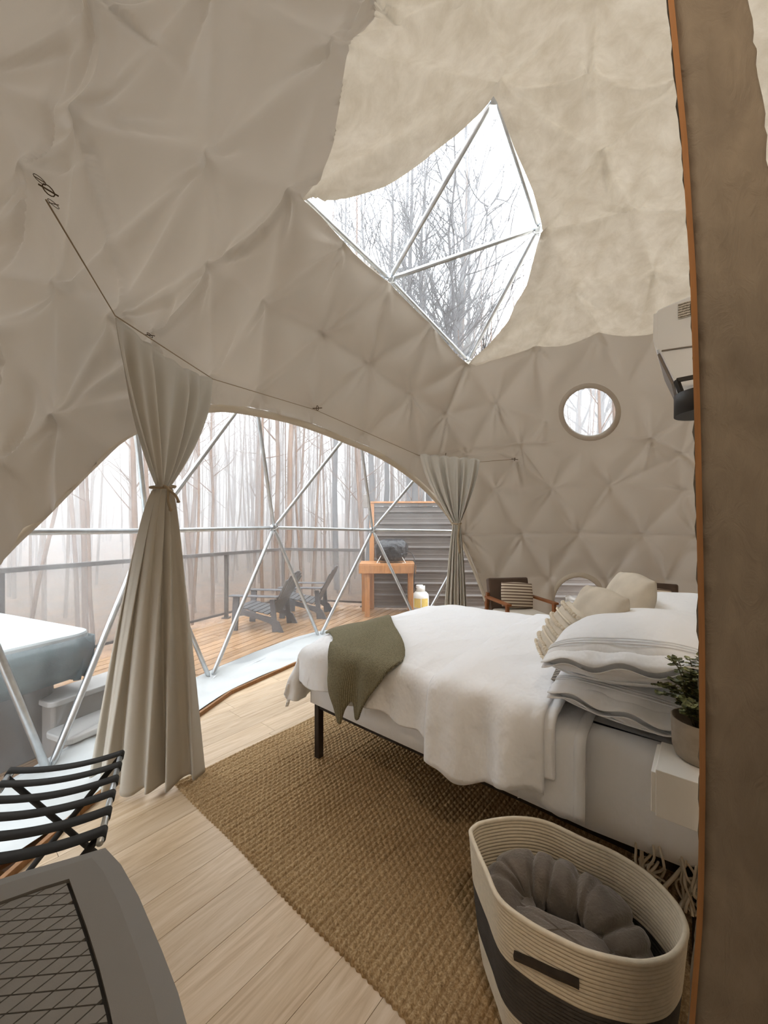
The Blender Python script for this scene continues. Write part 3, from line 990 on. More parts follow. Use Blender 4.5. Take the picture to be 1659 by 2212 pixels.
tag(recentre(build('utility_box', MB().box((-0.36, 7.55, 2.02), (0.10, 0.08, 0.26)), 'ac_dark', bevel=0.008)), 'small grey box fixed high on the end post of the privacy wall', 'box')

# grill stand, covered grill, propane tank
gx = lambda px, d: (px - 830) / F * d
gt = thing('grill_stand', 'orange stained timber stand under the covered grill', 'table', (0.08, 7.1, ZD))
ztop = 0.86
build('table_top', MB().box((0.06, 7.15, ztop - 0.02), (1.00, 0.62, 0.035)), 'post_wood', parent=gt, world=True, bevel=0.004)
for y_ in (6.85, 7.44):
    build('apron', MB().box((0.06, y_, ztop - 0.10), (1.02, 0.038, 0.15)), 'post_wood', parent=gt, world=True, bevel=0.004)
for x_, y_ in ((-0.30, 6.91), (0.49, 6.91), (-0.38, 7.38), (0.49, 7.38)):
    build('leg', MB().box((x_, y_, (ztop - 0.04 + ZD) / 2), (0.09 if x_ < 0 else 0.07, 0.09, ztop - 0.04 - ZD)), 'post_wood', parent=gt, world=True, bevel=0.004)
def lumpy(cx, cy_, cz, sx, sy, sz, seed, nu=40, nv=26, flat=True, amp=0.05):
    P = []
    r_ = np.random.default_rng(seed); ph = r_.uniform(0, 6, 8)
    for i in range(nv + 1):
        el = -math.pi / 2 + math.pi * i / nv; row = []
        for j in range(nu + 1):
            az = 2 * math.pi * (j % nu) / nu
            e = 0.55
            c_ = math.copysign(abs(math.cos(az)) ** e, math.cos(az)); s_ = math.copysign(abs(math.sin(az)) ** e, math.sin(az))
            ce = abs(math.cos(el)) ** 0.45; se = math.copysign(abs(math.sin(el)) ** 0.8, math.sin(el))
            k_ = 1 + amp * (math.sin(3 * az + ph[0] + 2 * el) + 0.6 * math.sin(7 * az + ph[1] - 3 * el) + 0.5 * math.sin(11 * az + ph[2] + 5 * el))
            row.append((cx + sx * c_ * ce * k_, cy_ + sy * s_ * ce * k_, cz + sz * se * (k_ * 0.5 + 0.5)))
        P.append(row)
    return MB().grid(P)
gr = thing('covered_grill', 'portable grill under a black vinyl cover on the timber stand', 'grill', (0.08, 7.1, ztop))
build('cover', lumpy(0.13, 7.12, ztop + 0.23, 0.30, 0.22, 0.20, 3, amp=0.05), 'grill_cover', parent=gr, smooth=True, world=True)
for sx_ in (-1, 1):
    build('folding_leg', MB().tube([(0.13 + sx_ * 0.18, 6.93, ztop + 0.14), (0.13 + sx_ * 0.26, 6.90, ztop + 0.005), (0.13 + sx_ * 0.2, 6.9, ztop + 0.008)], 0.006, 6), 'tank', parent=gr, world=True)
build('gas_hose', MB().tube(smooth_line([(0.36, 7.0, ztop + 0.22), (0.50, 6.90, ztop + 0.18), (0.55, 6.83, ztop), (0.53, 6.82, 0.5), (0.58, 6.9, 0.40)], 6), 0.009, 6), 'lamp_black', parent=gr, smooth=True, world=True)
tk = thing('propane_tank', 'white propane tank with yellow labels beside the grill stand', 'gas tank', (0.70, 7.35, ZD))
build('body', MB().lathe([(0.10, 0.0), (0.115, 0.02), (0.115, 0.03), (0.14, 0.05), (0.155, 0.09), (0.158, 0.14), (0.158, 0.28), (0.15, 0.33), (0.11, 0.375), (0.05, 0.395), (0.0, 0.40)], 32), 'tank', parent=tk, smooth=True)
col = []
for i in range(25):
    a = math.radians(-20 - 360 * i / 24 * 0.8)
    col.append((0.085 * math.cos(a), 0.085 * math.sin(a)))
build('collar', MB().grid([[(x, y, 0.37), (x, y, 0.50)] for x, y in col]), 'tank', parent=tk, solid=0.006, smooth=True)
build('valve', MB().tube([(0, 0, 0.39), (0, 0, 0.45)], 0.02, 10).box((0, 0, 0.47), (0.05, 0.05, 0.03)), 'ac_dark', parent=tk)
for a0d in (-145, -88):
    arcl = [math.radians(a0d + 50 * i / 10) for i in range(11)]
    build('label', MB().grid([[(0.1595 * math.cos(a), 0.1595 * math.sin(a), 0.10), (0.1595 * math.cos(a), 0.1595 * math.sin(a), 0.27)] for a in arcl]), 'tank_label', parent=tk, label='yellow printed warning label')

# adirondack chairs: local x forwards (towards the seat front), y sideways
def adirondack(label):
    r_ = thing('adirondack_chair', label, 'chair', group='adirondack chairs on the deck')
    # seat slats
    for i in range(6):
        x = 0.30 - i * 0.088; z = 0.36 - (0.30 - x) * 0.20
        build('seat_slat', MB().box((x, 0, z), (0.078, 0.54, 0.018), Matrix.Rotation(math.radians(-11), 3, 'Y')), 'adirondack', parent=r_, bevel=0.004)
    # fan back of slats
    for i in range(7):
        t = (i - 3) / 3.0
        y0 = t * 0.20; y1 = t * 0.30; hgt = 0.80 - 0.13 * t * t
        p = (-0.20, y0, 0.24); q = (-0.20 - 0.36 * (hgt / 0.8), y1, 0.24 + hgt * 0.84)
        build('back_slat', MB().beam(p, q, 0.082, 0.016, up=(0.4, 0, 0.2)), 'adirondack', parent=r_, bevel=0.006)
    build('back_brace', MB().beam((-0.335, -0.27, 0.52), (-0.335, 0.27, 0.52), 0.03, 0.06), 'adirondack', parent=r_)
    for s in (-1, 1):
        y = s * 0.29
        # side panel sweeping from the front leg to the back foot
        top = [(0.34, 0.34), (0.2, 0.33), (0.05, 0.29), (-0.1, 0.25), (-0.25, 0.22), (-0.36, 0.16), (-0.44, 0.0)]
        bot = [(0.34, 0.22), (0.2, 0.24), (0.05, 0.21), (-0.1, 0.17), (-0.22, 0.13), (-0.30, 0.07), (-0.36, 0.0)]
        P = [[(a[0], y - 0.014, a[1]), (a[0], y + 0.014, a[1]), (b[0], y + 0.014, b[1]), (b[0], y - 0.014, b[1]), (a[0], y - 0.014, a[1])] for a, b in zip(top, bot)]
        build('side_rail', MB().grid(P), 'adirondack', parent=r_)
        build('leg', MB().beam((0.36, y, 0.0), (0.33, y, 0.53), 0.03, 0.10, up=(1, 0, 0)), 'adirondack', parent=r_, bevel=0.004)
        build('leg', MB().beam((-0.30, y * 0.98, 0.0), (-0.26, y, 0.50), 0.03, 0.08, up=(1, 0, 0)), 'adirondack', parent=r_, bevel=0.004)
        build('armrest', MB().box((0.03, y + s * 0.02, 0.545), (0.78, 0.12, 0.022)), 'adirondack', parent=r_, bevel=0.008)
    return r_
ch = adirondack('charcoal slatted adirondack chair on the wet deck, nearer of the pair')
CA = math.radians(172)
place(ch, (-1.93, 6.22, ZD), CA)
ch2 = copy_tree(ch); place(ch2, (-1.42, 7.05, ZD), CA + math.radians(4))
ch2['label'] = 'charcoal slatted adirondack chair half hidden behind the nearer one'

# hot tub with cover
TA = math.atan2(DK[1], DK[0])
def rbox(lx, ly, r_, n=6):
    pts = []
    for cx, cy2, a in ((lx / 2 - r_, ly / 2 - r_, 0), (-lx / 2 + r_, ly / 2 - r_, 90), (-lx / 2 + r_, -ly / 2 + r_, 180), (lx / 2 - r_, -ly / 2 + r_, 270)):
        for i in range(n + 1):
            t = math.radians(a + 90 * i / n); pts.append((cx + r_ * math.cos(t), cy2 + r_ * math.sin(t)))
    return pts
tc_ = np.array([-2.16, 2.88]) - DK * 1.0 - DX * 1.0
tub = thing('hot_tub', 'hot tub under a wet grey-green vinyl cover outside the window', 'hot tub', (tc_[0], tc_[1], ZD), TA)
build('cabinet', MB().prism(rbox(1.72, 1.72, 0.16), 0.0, 0.62), 'tub_body', parent=tub, bevel=0.01)
for k_, (xa, xb) in enumerate(((-1.0, 0.0), (0.0, 1.0))):
    pass
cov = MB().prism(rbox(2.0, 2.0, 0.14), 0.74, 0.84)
build('cover', cov, 'tub_top_sheen', parent=tub, bevel=0.02)
rb = rbox(2.0, 2.0, 0.14, 8); P = []
rb_d = [np.array(p) for p in smooth_line(rb, 4, closed=True)]
for i, p in enumerate(rb_d + [rb_d[0]]):
    p = np.array(p); nrm = p / np.linalg.norm(p)
    s_ = 0.012 * math.sin(i * 0.55) + 0.008 * math.sin(i * 1.3)
    P.append([(*(p * 1.0), 0.80), (*(p + nrm * s_ * 0.4), 0.70), (*(p * 0.985 + nrm * s_ * 1.2), 0.58), (*(p * 0.96 + nrm * s_ * 2), 0.50 + 0.02 * math.sin(i * 0.3))])
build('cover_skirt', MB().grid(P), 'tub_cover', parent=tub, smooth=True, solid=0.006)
# steps
st = thing('tub_steps', 'light grey plastic two-tread steps on the deck beside the hot tub', 'steps', (-2.28, 2.95, ZD), TA)
build('tread', MB().prism(rbox(0.60, 0.28, 0.05), 0.36, 0.40), 'steps', parent=st, bevel=0.008)
tr2 = build('tread', MB().prism(rbox(0.66, 0.28, 0.05), 0.18, 0.22), 'steps', parent=st, bevel=0.008); tr2.location = (0, -0.26, 0)
build('riser', MB().prism(rbox(0.56, 0.24, 0.03), 0.0, 0.36), 'steps_dark', parent=st)
rr_ = build('riser', MB().prism(rbox(0.62, 0.24, 0.03), 0.0, 0.18), 'steps_dark', parent=st); rr_.location = (0, -0.26, 0)

# ------------------------------------------------------------------ forest
def tree_mesh(seed, hgt, r0, nbr, spread, twigs=True, lean=0.02, rise=0.45):
    rr = random.Random(seed)
    mb = MB(); pts = []; rs = []
    x = y = 0
    N = 9
    for i in range(N):
        t = i / (N - 1)
        pts.append((x, y, hgt * t)); rs.append(r0 * (1 - 0.85 * t) + 0.004)
        x += rr.gauss(0, lean * hgt / N * 1.6); y += rr.gauss(0, lean * hgt / N * 1.6)
    mb.tube(pts, rs, 6, cap=False)
    br = MB()
    for k in range(nbr):
        t = rr.uniform(0.28, 0.97); i = min(int(t * (N - 1)), N - 2); f = t * (N - 1) - i
        p = Vector(pts[i]).lerp(Vector(pts[i + 1]), f); rad = max(0.008, (rs[i] * (1 - f) + rs[i + 1] * f) * 0.38)
        a = rr.uniform(0, 2 * math.pi); L = spread * (1.15 - t) * rr.uniform(0.5, 1.2)
        dr = Vector((math.cos(a), math.sin(a), rr.uniform(rise, rise + 0.9))).normalized()
        q = [p]; d = dr.copy()
        for s in range(4):
            d = (d + Vector((rr.gauss(0, .16), rr.gauss(0, .16), rr.gauss(0.08, .12)))).normalized(); q.append(q[-1] + d * L / 4)
        br.tube(q, [rad, rad * .75, rad * .55, rad * .35, rad * .15], 4, cap=False)
        if twigs:
            for m in range(4):
                s = rr.randint(1, 3); d2 = (d + Vector((rr.gauss(0, .8), rr.gauss(0, .8), rr.gauss(0.2, .5)))).normalized()
                l2 = L * rr.uniform(.2, .42)
                mid = q[s] + d2 * l2 * .5 + Vector((0, 0, l2 * .08))
                br.tube([q[s], mid, q[s] + d2 * l2 + Vector((0, 0, l2 * .2))], [rad * .3, rad * .2, rad * .08], 3, cap=False)
    return mb, br
def crown_mesh(seed, hgt, r0, nb):
    rr = random.Random(seed); mb = MB(); br = MB(); pts = []; rs = []; x = y = 0.0; N = 10
    for i in range(N):
        t = i / (N - 1); pts.append(Vector((x, y, hgt * t))); rs.append(r0 * (1 - 0.9 * t) + 0.006)
        x += rr.gauss(0, 0.09); y += rr.gauss(0, 0.09)
    mb.tube(pts, rs, 7, cap=False)
    def limb(p, d, L, rad, lev):
        q = [p]; k = 4 if lev < 2 else 2
        for s in range(k):
            d = (d + Vector((rr.gauss(0, .14), rr.gauss(0, .14), rr.gauss(0.09, .08)))).normalized(); q.append(q[-1] + d * L / k)
        br.tube(q, [rad * (1 - .8 * i / k) for i in range(k + 1)], 4 if lev == 0 else 3, cap=False)
        if lev < 2:
            for m in range(7 if lev == 0 else 4):
                s = rr.uniform(0.6, k); i = min(int(s), k - 1); f = s - i
                b = q[i].lerp(q[i + 1], f)
                d2 = (d + Vector((rr.gauss(0, .6), rr.gauss(0, .6), rr.gauss(0.1, .35)))).normalized()
                limb(b, d2, L * rr.uniform(.3, .5), rad * .45, lev + 1)
    for k in range(nb):
        t = rr.uniform(0.30, 0.96); i = min(int(t * (N - 1)), N - 2); f = t * (N - 1) - i
        a = rr.uniform(0, 2 * math.pi); ri = rr.uniform(0.6, 1.3)
        limb(pts[i].lerp(pts[i + 1], f), Vector((math.cos(a), math.sin(a), ri)).normalized(), hgt * 0.26 * (1.25 - t) * rr.uniform(.7, 1.2), rs[i] * 0.34 + 0.004, 0)
    return mb, br
# tall trees above the roof opening
big = [('tall bare tree rising behind the roof window, thickest trunk of its crown', 2.35, 12.6, 0.21, 17, 60, 4.2),
       ('bare branching tree seen left of centre through the roof window', 0.9, 11.4, 0.13, 15, 60, 3.2),
       ('slim bare tree on the right of the roof window', 3.2, 14.5, 0.12, 17, 55, 3.4),
       ('bare tree with fine twigs at the left tip of the roof window', -0.6, 13.2, 0.12, 16, 50, 3.2),
       ('bare tree behind the thick trunk in the roof window', 1.6, 15.5, 0.13, 19, 60, 3.4),
       ('far slim bare tree at the foot of the roof window', 2.9, 17.0, 0.14, 19, 50, 3.2),
       ('bare tree with spreading twigs low in the roof window, just left of the thick trunk', 1.3, 10.6, 0.09, 13, 60, 3.0),
       ('bare tree close behind the tent, twigs crossing the middle of the roof window', 1.9, 9.6, 0.08, 12.5, 60, 3.0),
       ('bare tree at the left side of the roof window, leftmost crown', -1.6, 13.0, 0.10, 15.5, 60, 3.0),
       ('bare tree between the leftmost crown and the middle of the roof window', -0.1, 11.8, 0.09, 15.0, 60, 3.0),
       ('bare tree with the highest twigs in the roof window', 1.0, 13.6, 0.12, 19.5, 60, 3.0),
       ('bare tree seen through the upper round window, left trunk', 8.6, 17.0, 0.15, 17, 60, 3.2),
       ('bare tree seen through the upper round window, middle trunk', 8.0, 14.6, 0.15, 15, 60, 3.0),
       ('bare tree seen through the upper round window, right trunk', 8.9, 15.6, 0.11, 15, 60, 3.0)]
for i, (lab, x, y, r0, hgt, nb, sp) in enumerate(big):
    rt = thing('bare_tree', lab, 'tree', (x, y, -0.6), 0, 'tall bare trees seen through the roof window')
    a, b = crown_mesh(40 + i, hgt, r0, 34)
    build('trunk', a, 'bark_dark', parent=rt, smooth=True)
    build('branches', b, 'bark_dark', parent=rt)['kind'] = 'stuff'
# forest belt
protos = []
for i in range(9):
    a, b = tree_mesh(100 + i, 9 + 5 * random.random(), 0.03 + 0.035 * random.random(), 18, 2.0, i % 2 == 0, 0.016, 0.5)
    rt = thing('forest_tree', 'thin bare forest trunk in the mist beyond the deck', 'tree', (0, 0, 0), 0, 'bare forest trees in the mist')
    build('trunk', a, 'bark', parent=rt, smooth=True)
    br = build('branches', b, 'bark', parent=rt); br['kind'] = 'stuff'
    protos.append(rt)
cnt = 0; used_xy = []
tries = 0
while cnt < 292 and tries < 9000:
    tries += 1
    ang = random.uniform(-52, 36) if random.random() < 0.9 else random.uniform(-70, 48)
    dist = 10.2 + 26 * random.random() ** 1.25
    x = math.sin(math.radians(ang)) * dist; y = math.cos(math.radians(ang)) * dist
    if ang < -20: 
        x += 2.0; y -= 1.0
    if y < 3 and x > -6.5: continue
    # stay clear of the deck
    if y < 9.6 and x > -5.6 - 0: 
        if x > -4.9 + (y - 2) * 0.42 - 1.2: continue
    if min([9] + [math.hypot(x - a, y - b) for a, b in used_xy]) < 0.42: continue
    used_xy.append((x, y))
    src = protos[cnt % len(protos)]
    o = src if cnt < len(protos) else copy_tree(src)
    o.location = (x, y, -1.0 + 0.085 * max(0, math.hypot(x - 1, y - 3) - 10))
    s = random.uniform(0.8, 1.25)
    o.rotation_euler = (random.gauss(0, .03), random.gauss(0, .03), random.uniform(0, 6.28)); o.scale = (s, s, s * random.uniform(0.9, 1.15))
    cnt += 1
far = MB(); rf_ = random.Random(77)
for k_ in range(800):
    ang = rf_.uniform(-62, 42); dist = rf_.uniform(15, 42)
    x = math.sin(math.radians(ang)) * dist; y = math.cos(math.radians(ang)) * dist
    if y < 3: continue
    z0 = -1.0 + 0.085 * max(0, math.hypot(x - 1, y - 3) - 10); hh = rf_.uniform(6, 13); r0 = rf_.uniform(0.02, 0.06)
    tx_, ty_ = rf_.gauss(0, .3), rf_.gauss(0, .3)
    far.tube([(x, y, z0), (x + tx_ * .4, y + ty_ * .4, z0 + hh * .5), (x + tx_, y + ty_, z0 + hh)], [r0, r0 * .7, r0 * .2], 4, cap=False)
    for b_ in range(5):
        t = rf_.uniform(.3, .95); a = rf_.uniform(0, 6.28); L = rf_.uniform(.6, 1.8)
        p_ = Vector((x + tx_ * t * t, y + ty_ * t * t, z0 + hh * t))
        far.tube([p_, p_ + Vector((math.cos(a) * L * .5, math.sin(a) * L * .5, L * .45)), p_ + Vector((math.cos(a) * L * .8, math.sin(a) * L * .8, L))], [r0 * .35, r0 * .25, r0 * .08], 3, cap=False)
fo = build('far_forest', far, 'bark'); fo['kind'] = 'stuff'
tag(fo, 'dense stand of thin bare trunks fading into the mist behind the nearer trees', 'trees')
# mist lying in the forest
mist = bpy.data.materials.new('forest_mist'); mist.use_nodes = True
nt = mist.node_tree; nt.nodes.clear()
vo = nt.nodes.new('ShaderNodeVolumeScatter'); vo.inputs['Color'].default_value = (0.97, 0.98, 1, 1); vo.inputs['Density'].default_value = 0.075
ou = nt.nodes.new('ShaderNodeOutputMaterial'); nt.links.new(vo.outputs[0], ou.inputs['Volume'])
MAT['mist'] = mist
mo = MB().prism([(-40, -8), (-7.4, -8), (-5.3, 4.6), (-3.0, 9.9), (12, 9.9), (40, 9.9), (40, 46), (-40, 46)], -1.6, 13)
mi = build('forest_mist', mo, 'mist')
tag(mi, 'pale mist hanging among the bare forest trees', 'mist'); mi['kind'] = 'stuff'

# ------------------------------------------------------------------ rug
def rug():
    u0, u1, v0, v1 = -0.44, 2.02, -0.685, 1.15
    nu, nv = 640, 440
    u = np.linspace(u0, u1, nu); v = np.linspace(v0, v1, nv)
    Ug, Vg = np.meshgrid(u, v, indexing='ij')
    row = Ug / 0.0255; ri = np.floor(row)
    rp = row - ri
    sl = Vg / 0.033 + 0.5 * (ri % 2) + (rp - 0.5) * 0.55 + 0.25 * np.sin(ri * 12.9898)
    kp = sl - np.floor(sl)
    h = np.sqrt(np.clip(np.sin(np.pi * rp), 0, 1)) * (0.35 + 0.65 * np.sqrt(np.clip(np.sin(np.pi * kp), 0, 1)))
    jit = 0.5 + 0.5 * np.sin(ri * 78.2 + np.floor(sl) * 37.7)
    h = h * (0.75 + 0.25 * jit)
    Z = 0.005 + 0.0145 * h + 0.002 * np.sin(Ug * 3.1) * np.sin(Vg * 4.3)
    edge_u = np.minimum(Ug - u0, u1 - Ug); edge_v = np.minimum(Vg - v0, v1 - Vg); ed = np.minimum(edge_u, edge_v)
    Z = Z * np.clip(ed / 0.006, 0, 1) + 0.0005
    wob_u = 0.003 * np.sin(Vg * 9) + 0.003 * np.sin(Vg * 190); wob_v = 0.004 * np.sin(Ug * 7) + 0.003 * np.sin(Ug * 240)
    fu = np.where(Ug < u0 + 0.2, 1, 0) * (1 - (Ug - u0) / 0.2); fv = np.where(Vg < v0 + 0.2, 1, 0) * (1 - (Vg - v0) / 0.2)
    Uw = Ug + wob_u * np.clip(fu, 0, 1); Vw = Vg + wob_v * np.clip(fv, 0, 1)
    verts = np.stack([Uw, Vw, Z], -1).reshape(-1, 3)
    i = np.arange(nu * nv).reshape(nu, nv)
    q = np.stack([i[:-1, :-1], i[1:, :-1], i[1:, 1:], i[:-1, 1:]], -1).reshape(-1, 4)
    me = bpy.data.meshes.new('jute_rug')
    me.vertices.add(len(verts)); me.vertices.foreach_set('co', verts.ravel())
    me.loops.add(len(q) * 4); me.loops.foreach_set('vertex_index', q.ravel())
    me.polygons.add(len(q)); me.polygons.foreach_set('loop_start', np.arange(0, len(q) * 4, 4))
    me.polygons.foreach_set('use_smooth', np.ones(len(q), bool))
    me.update(calc_edges=True); me.validate()
    me.materials.append(MAT['jute'])
    o = bpy.data.objects.new('jute_rug', me); COL.objects.link(o)
    o.location = (P0[0], P0[1], 0.0); o.rotation_euler = (0, 0, BA)
    tag(o, 'chunky woven natural jute rug on the oak floor under the bed', 'rug')
rug()

# ------------------------------------------------------------------ bed
BL, BWD = 1.98, 1.53
bed = thing('bed_frame', 'low dark metal bed frame standing on the jute rug', 'bed', (P0[0], P0[1], 0.014), BA)
zf = 0.365
for u_, v_ in ((0.02, 0.02), (BL - 0.05, 0.03), (0.02, BWD - 0.03), (BL - 0.05, BWD - 0.03), (1.0, 0.75)):
    build('leg', MB().box((u_, v_, zf / 2), (0.042, 0.042, zf)), 'black_metal', parent=bed, bevel=0.003)
for v_ in (0.02, BWD - 0.02):
    build('side_rail', MB().box((BL / 2, v_, zf - 0.02), (BL, 0.03, 0.045)), 'black_metal', parent=bed)
for u_ in (0.02, BL - 0.03):
    build('end_rail', MB().box((u_, BWD / 2, zf - 0.02), (0.03, BWD, 0.045)), 'black_metal', parent=bed)
for i in range(9):
    build('slat', MB().box((0.15 + i * 0.21, BWD / 2, zf + 0.0), (0.05, BWD - 0.06, 0.012)), 'black_metal', parent=bed)

def bedobj(name, P, m, label, cat, loc=(0, 0, 0), rot=0.0, solid=0.0, close_u=False, group=None, tilt=None, z=0.0):
    mb = MB().grid(P, close_u)
    o = build(name, mb, m, smooth=True, solid=solid)
    w = bw(loc[0], loc[1], loc[2])
    o.location = w
    if tilt is None: o.rotation_euler = (0, 0, BA + rot)
    else:
        o.rotation_euler = (Matrix.Rotation(BA + rot, 3, 'Z') @ tilt).to_euler()
    tag(o, label, cat, group)
    return o
# mattress in its fitted sheet
ZB, ZT = 0.385, 0.735
def mattress():
    out = []
    prof = [(-0.06, -0.012), (-0.005, -0.030), (0.012, -0.022), (0.013, 0.05), (0.012, 0.10), (0.012, 0.2), (0.008, 0.28), (-0.004, 0.32), (-0.03, 0.343), (-0.08, 0.35)]
    rb = rbox(BL, BWD, 0.11, 8)
    base = smooth_line(rb, 5, closed=True)
    P = []
    for i, p in enumerate(base + [base[0]]):
        p = np.array(p); c = np.array([np.sign(p[0]) * max(0, abs(p[0]) - 0.2), np.sign(p[1]) * max(0, abs(p[1]) - 0.2)])
        nrm = (p - c); nrm /= np.linalg.norm(nrm) + 1e-9
        if abs(p[0]) < BL / 2 - 0.11: nrm = np.array([0, np.sign(p[1])])
        elif abs(p[1]) < BWD / 2 - 0.11: nrm = np.array([np.sign(p[0]), 0])
        row = []
        for o_, z_ in prof:
            wv = 0.004 * math.sin(i * 0.31 + z_ * 12) * math.sin(i * 0.13) * (1 if z_ > 0.02 else 0.3)
            lift = 0.0
            if p[0] > 0.8: lift = 0.075 * ((p[0] - 0.8) / 0.19) ** 2 * (1 - z_ / 0.35)
            row.append((*(p + nrm * (o_ + wv)), z_ + lift))
        P.append(row)
    mb = MB().grid(P)
    n = len(P); k = len(prof)
    mb.f.append(tuple(i * k + k - 1 for i in range(n - 1)))
    mb.f.append(tuple(i * k for i in range(n - 2, -1, -1)))
    o = build('mattress', mb, 'sheet', smooth=True)
    o.location = bw(BL / 2, BWD / 2, ZB); o.rotation_euler = (0, 0, BA)
    tag(o, 'thick mattress in a white fitted sheet on the bed frame', 'mattress')
mattress()

def fold1(t, r):
    """arc length beyond the edge (t<0) -> (outward, down)"""
    if t >= 0: return t, 0.0
    s = -t; q = r * math.pi / 2
    if s < q:
        a = s / r
        return -r * math.sin(a), r * (1 - math.cos(a))
    return -r, r + (s - q)

def cover_surface(a, b, ztop, near=0.0, r=0.07, lenw=BWD, wr=1.0, foot=True):
    """a along the bed from the foot edge, b across from the near edge"""
    pa, da = fold1(a, r) if foot else (a, 0.0)
    if b <= lenw / 2:
        pb, db = fold1(b, r); sgn = -1
    else:
        pb, db = fold1(lenw - b, r); pb = lenw - pb; sgn = 1
    drop = math.sqrt(da * da + db * db) if (da > 0 and db > 0) else da + db
    flare = 0.10
    x = pa - flare * da * 0.9 - (0.10 * db if da > 0 else 0)
    y = pb + sgn * (flare * 0.45 * db + (0.12 * da * (1 if db > 0 else 0)))
    # hanging folds
    k1 = min(1, db / 0.2); k2 = min(1, da / 0.2)
    fb = 0.022 * k1 * (math.sin(a * 15 + 1.3 * math.sin(a * 4.7)) + 0.5 * math.sin(a * 33 + 2))
    fa = 0.025 * k2 * (math.sin(b * 13 + 1.1 * math.sin(b * 5)) + 0.4 * math.sin(b * 31))
    y += sgn * fb * wr; x -= fa * wr
    z = ztop - drop
    # soft loft
    z += 0.012 * math.sin(a * 3.3 + 0.6) * math.sin(b * 3.7 + 0.4) * (1 if drop == 0 else 0.3)
    z += wr * 0.005 * math.sin(a * 11 + 3 * math.sin(b * 4.1)) * math.sin(b * 9.0 + 2 * math.sin(a * 3.0))
    z += wr * 0.0025 * math.sin(a * 26 - b * 17 + 2 * math.sin(b * 6)) 
    cx_ = min(max(a, 0), 1.4) ; edge_soft = 0.035
    ea = max(0, 1 - max(a, 0) / 0.25); eb = max(0, 1 - max(min(b, lenw - b), 0) / 0.25)
    z -= edge_soft * (ea * ea + eb * eb)
    return x, y, z
ZDV = 0.81
def duvet():
    A = np.concatenate([np.linspace(-0.40, 0.0, 42), np.linspace(0.012, 1.50, 110)])
    Bv = np.concatenate([np.linspace(-0.36, 0.0, 38), np.linspace(0.012, BWD - 0.012, 100), np.linspace(BWD, BWD + 0.36, 26)])
    P = []
    for a in A:
        row = []
        for b in Bv:
            # hem line is uneven
            bb = b
            if b < 0:
                s = -b / 0.36
                L = 0.305 + 0.02 * math.sin(a * 7 + 1) + 0.012 * math.sin(a * 19) - (0.10 * max(0, min(1, (0.25 - a) / 0.4)) if a > -0.05 else 0.0)
                bb = -s * L
            aa = a
            if a < 0: aa = a * (1.0 + 0.10 * math.sin(b * 5))
            x, y, z = cover_surface(aa, bb, ZDV)
            # lengthways fold line that bulges in the middle of the long side
            row.append((x, y, z))
        P.append(row)
    return P
bedobj('duvet', duvet(), 'white_cloth', 'rumpled white duvet spread over the bed and hanging over its foot', 'duvet', solid=0.02)
# folded-back upper layer of the duvet near the pillows
def duvet_fold():
    P = []
    for a in np.linspace(0.94, 1.46, 60):
        row = []
        t = (a - 0.94) / 0.52
        for s in np.linspace(0, 1, 90):
            # from the hem on the near side up over the top
            b = -0.41 - 0.05 * math.sin(t * 5) + s * (BWD + 0.75)
            e = math.sin(math.pi * min(1, max(0, t))) ** 0.35
            x, y, z = cover_surface(a, b, ZDV + 0.012 + 0.022 * e, wr=1.25)
            if b < 0: y -= 0.012 + 0.02 * e * min(1, -b / 0.15)
            row.append((x, y, z))
        P.append(row)
    return P
bedobj('duvet_fold', duvet_fold(), 'white_cloth', 'white coverlet panel lying over the duvet beside the pillows', 'bedding', solid=0.016)
def topsheet():
    P = []
    for a in np.linspace(1.36, 1.60, 40):
        row = []
        for s in np.linspace(0, 1, 80):
            b = -0.345 - 0.012 * math.sin(a * 30) + s * (BWD + 0.6)
            x, y, z = cover_surface(a, b, ZT + 0.022, wr=0.45, r=0.05)
            if b < 0: y -= 0.004
            row.append((x, y, z + (0.0)))
        P.append(row)
    return P
ts_ = bedobj('flat_sheet', topsheet(), 'sheet', 'white flat sheet band hanging down beside the folded duvet', 'sheet', solid=0.006)
def sheethem():
    P = []
    for a in (1.565, 1.58, 1.605):
        row = []
        for s in np.linspace(0, 1, 80):
            b = -0.35 + s * (BWD + 0.5)
            x, y, z = cover_surface(a, b, ZT + 0.029, wr=0.45, r=0.05)
            if b < 0: y -= 0.010
            row.append((x, y, z))
        P.append(row)
    return P
hm_ = build('hem', MB().grid(sheethem()), 'sheet', parent=ts_, smooth=True, solid=0.006)
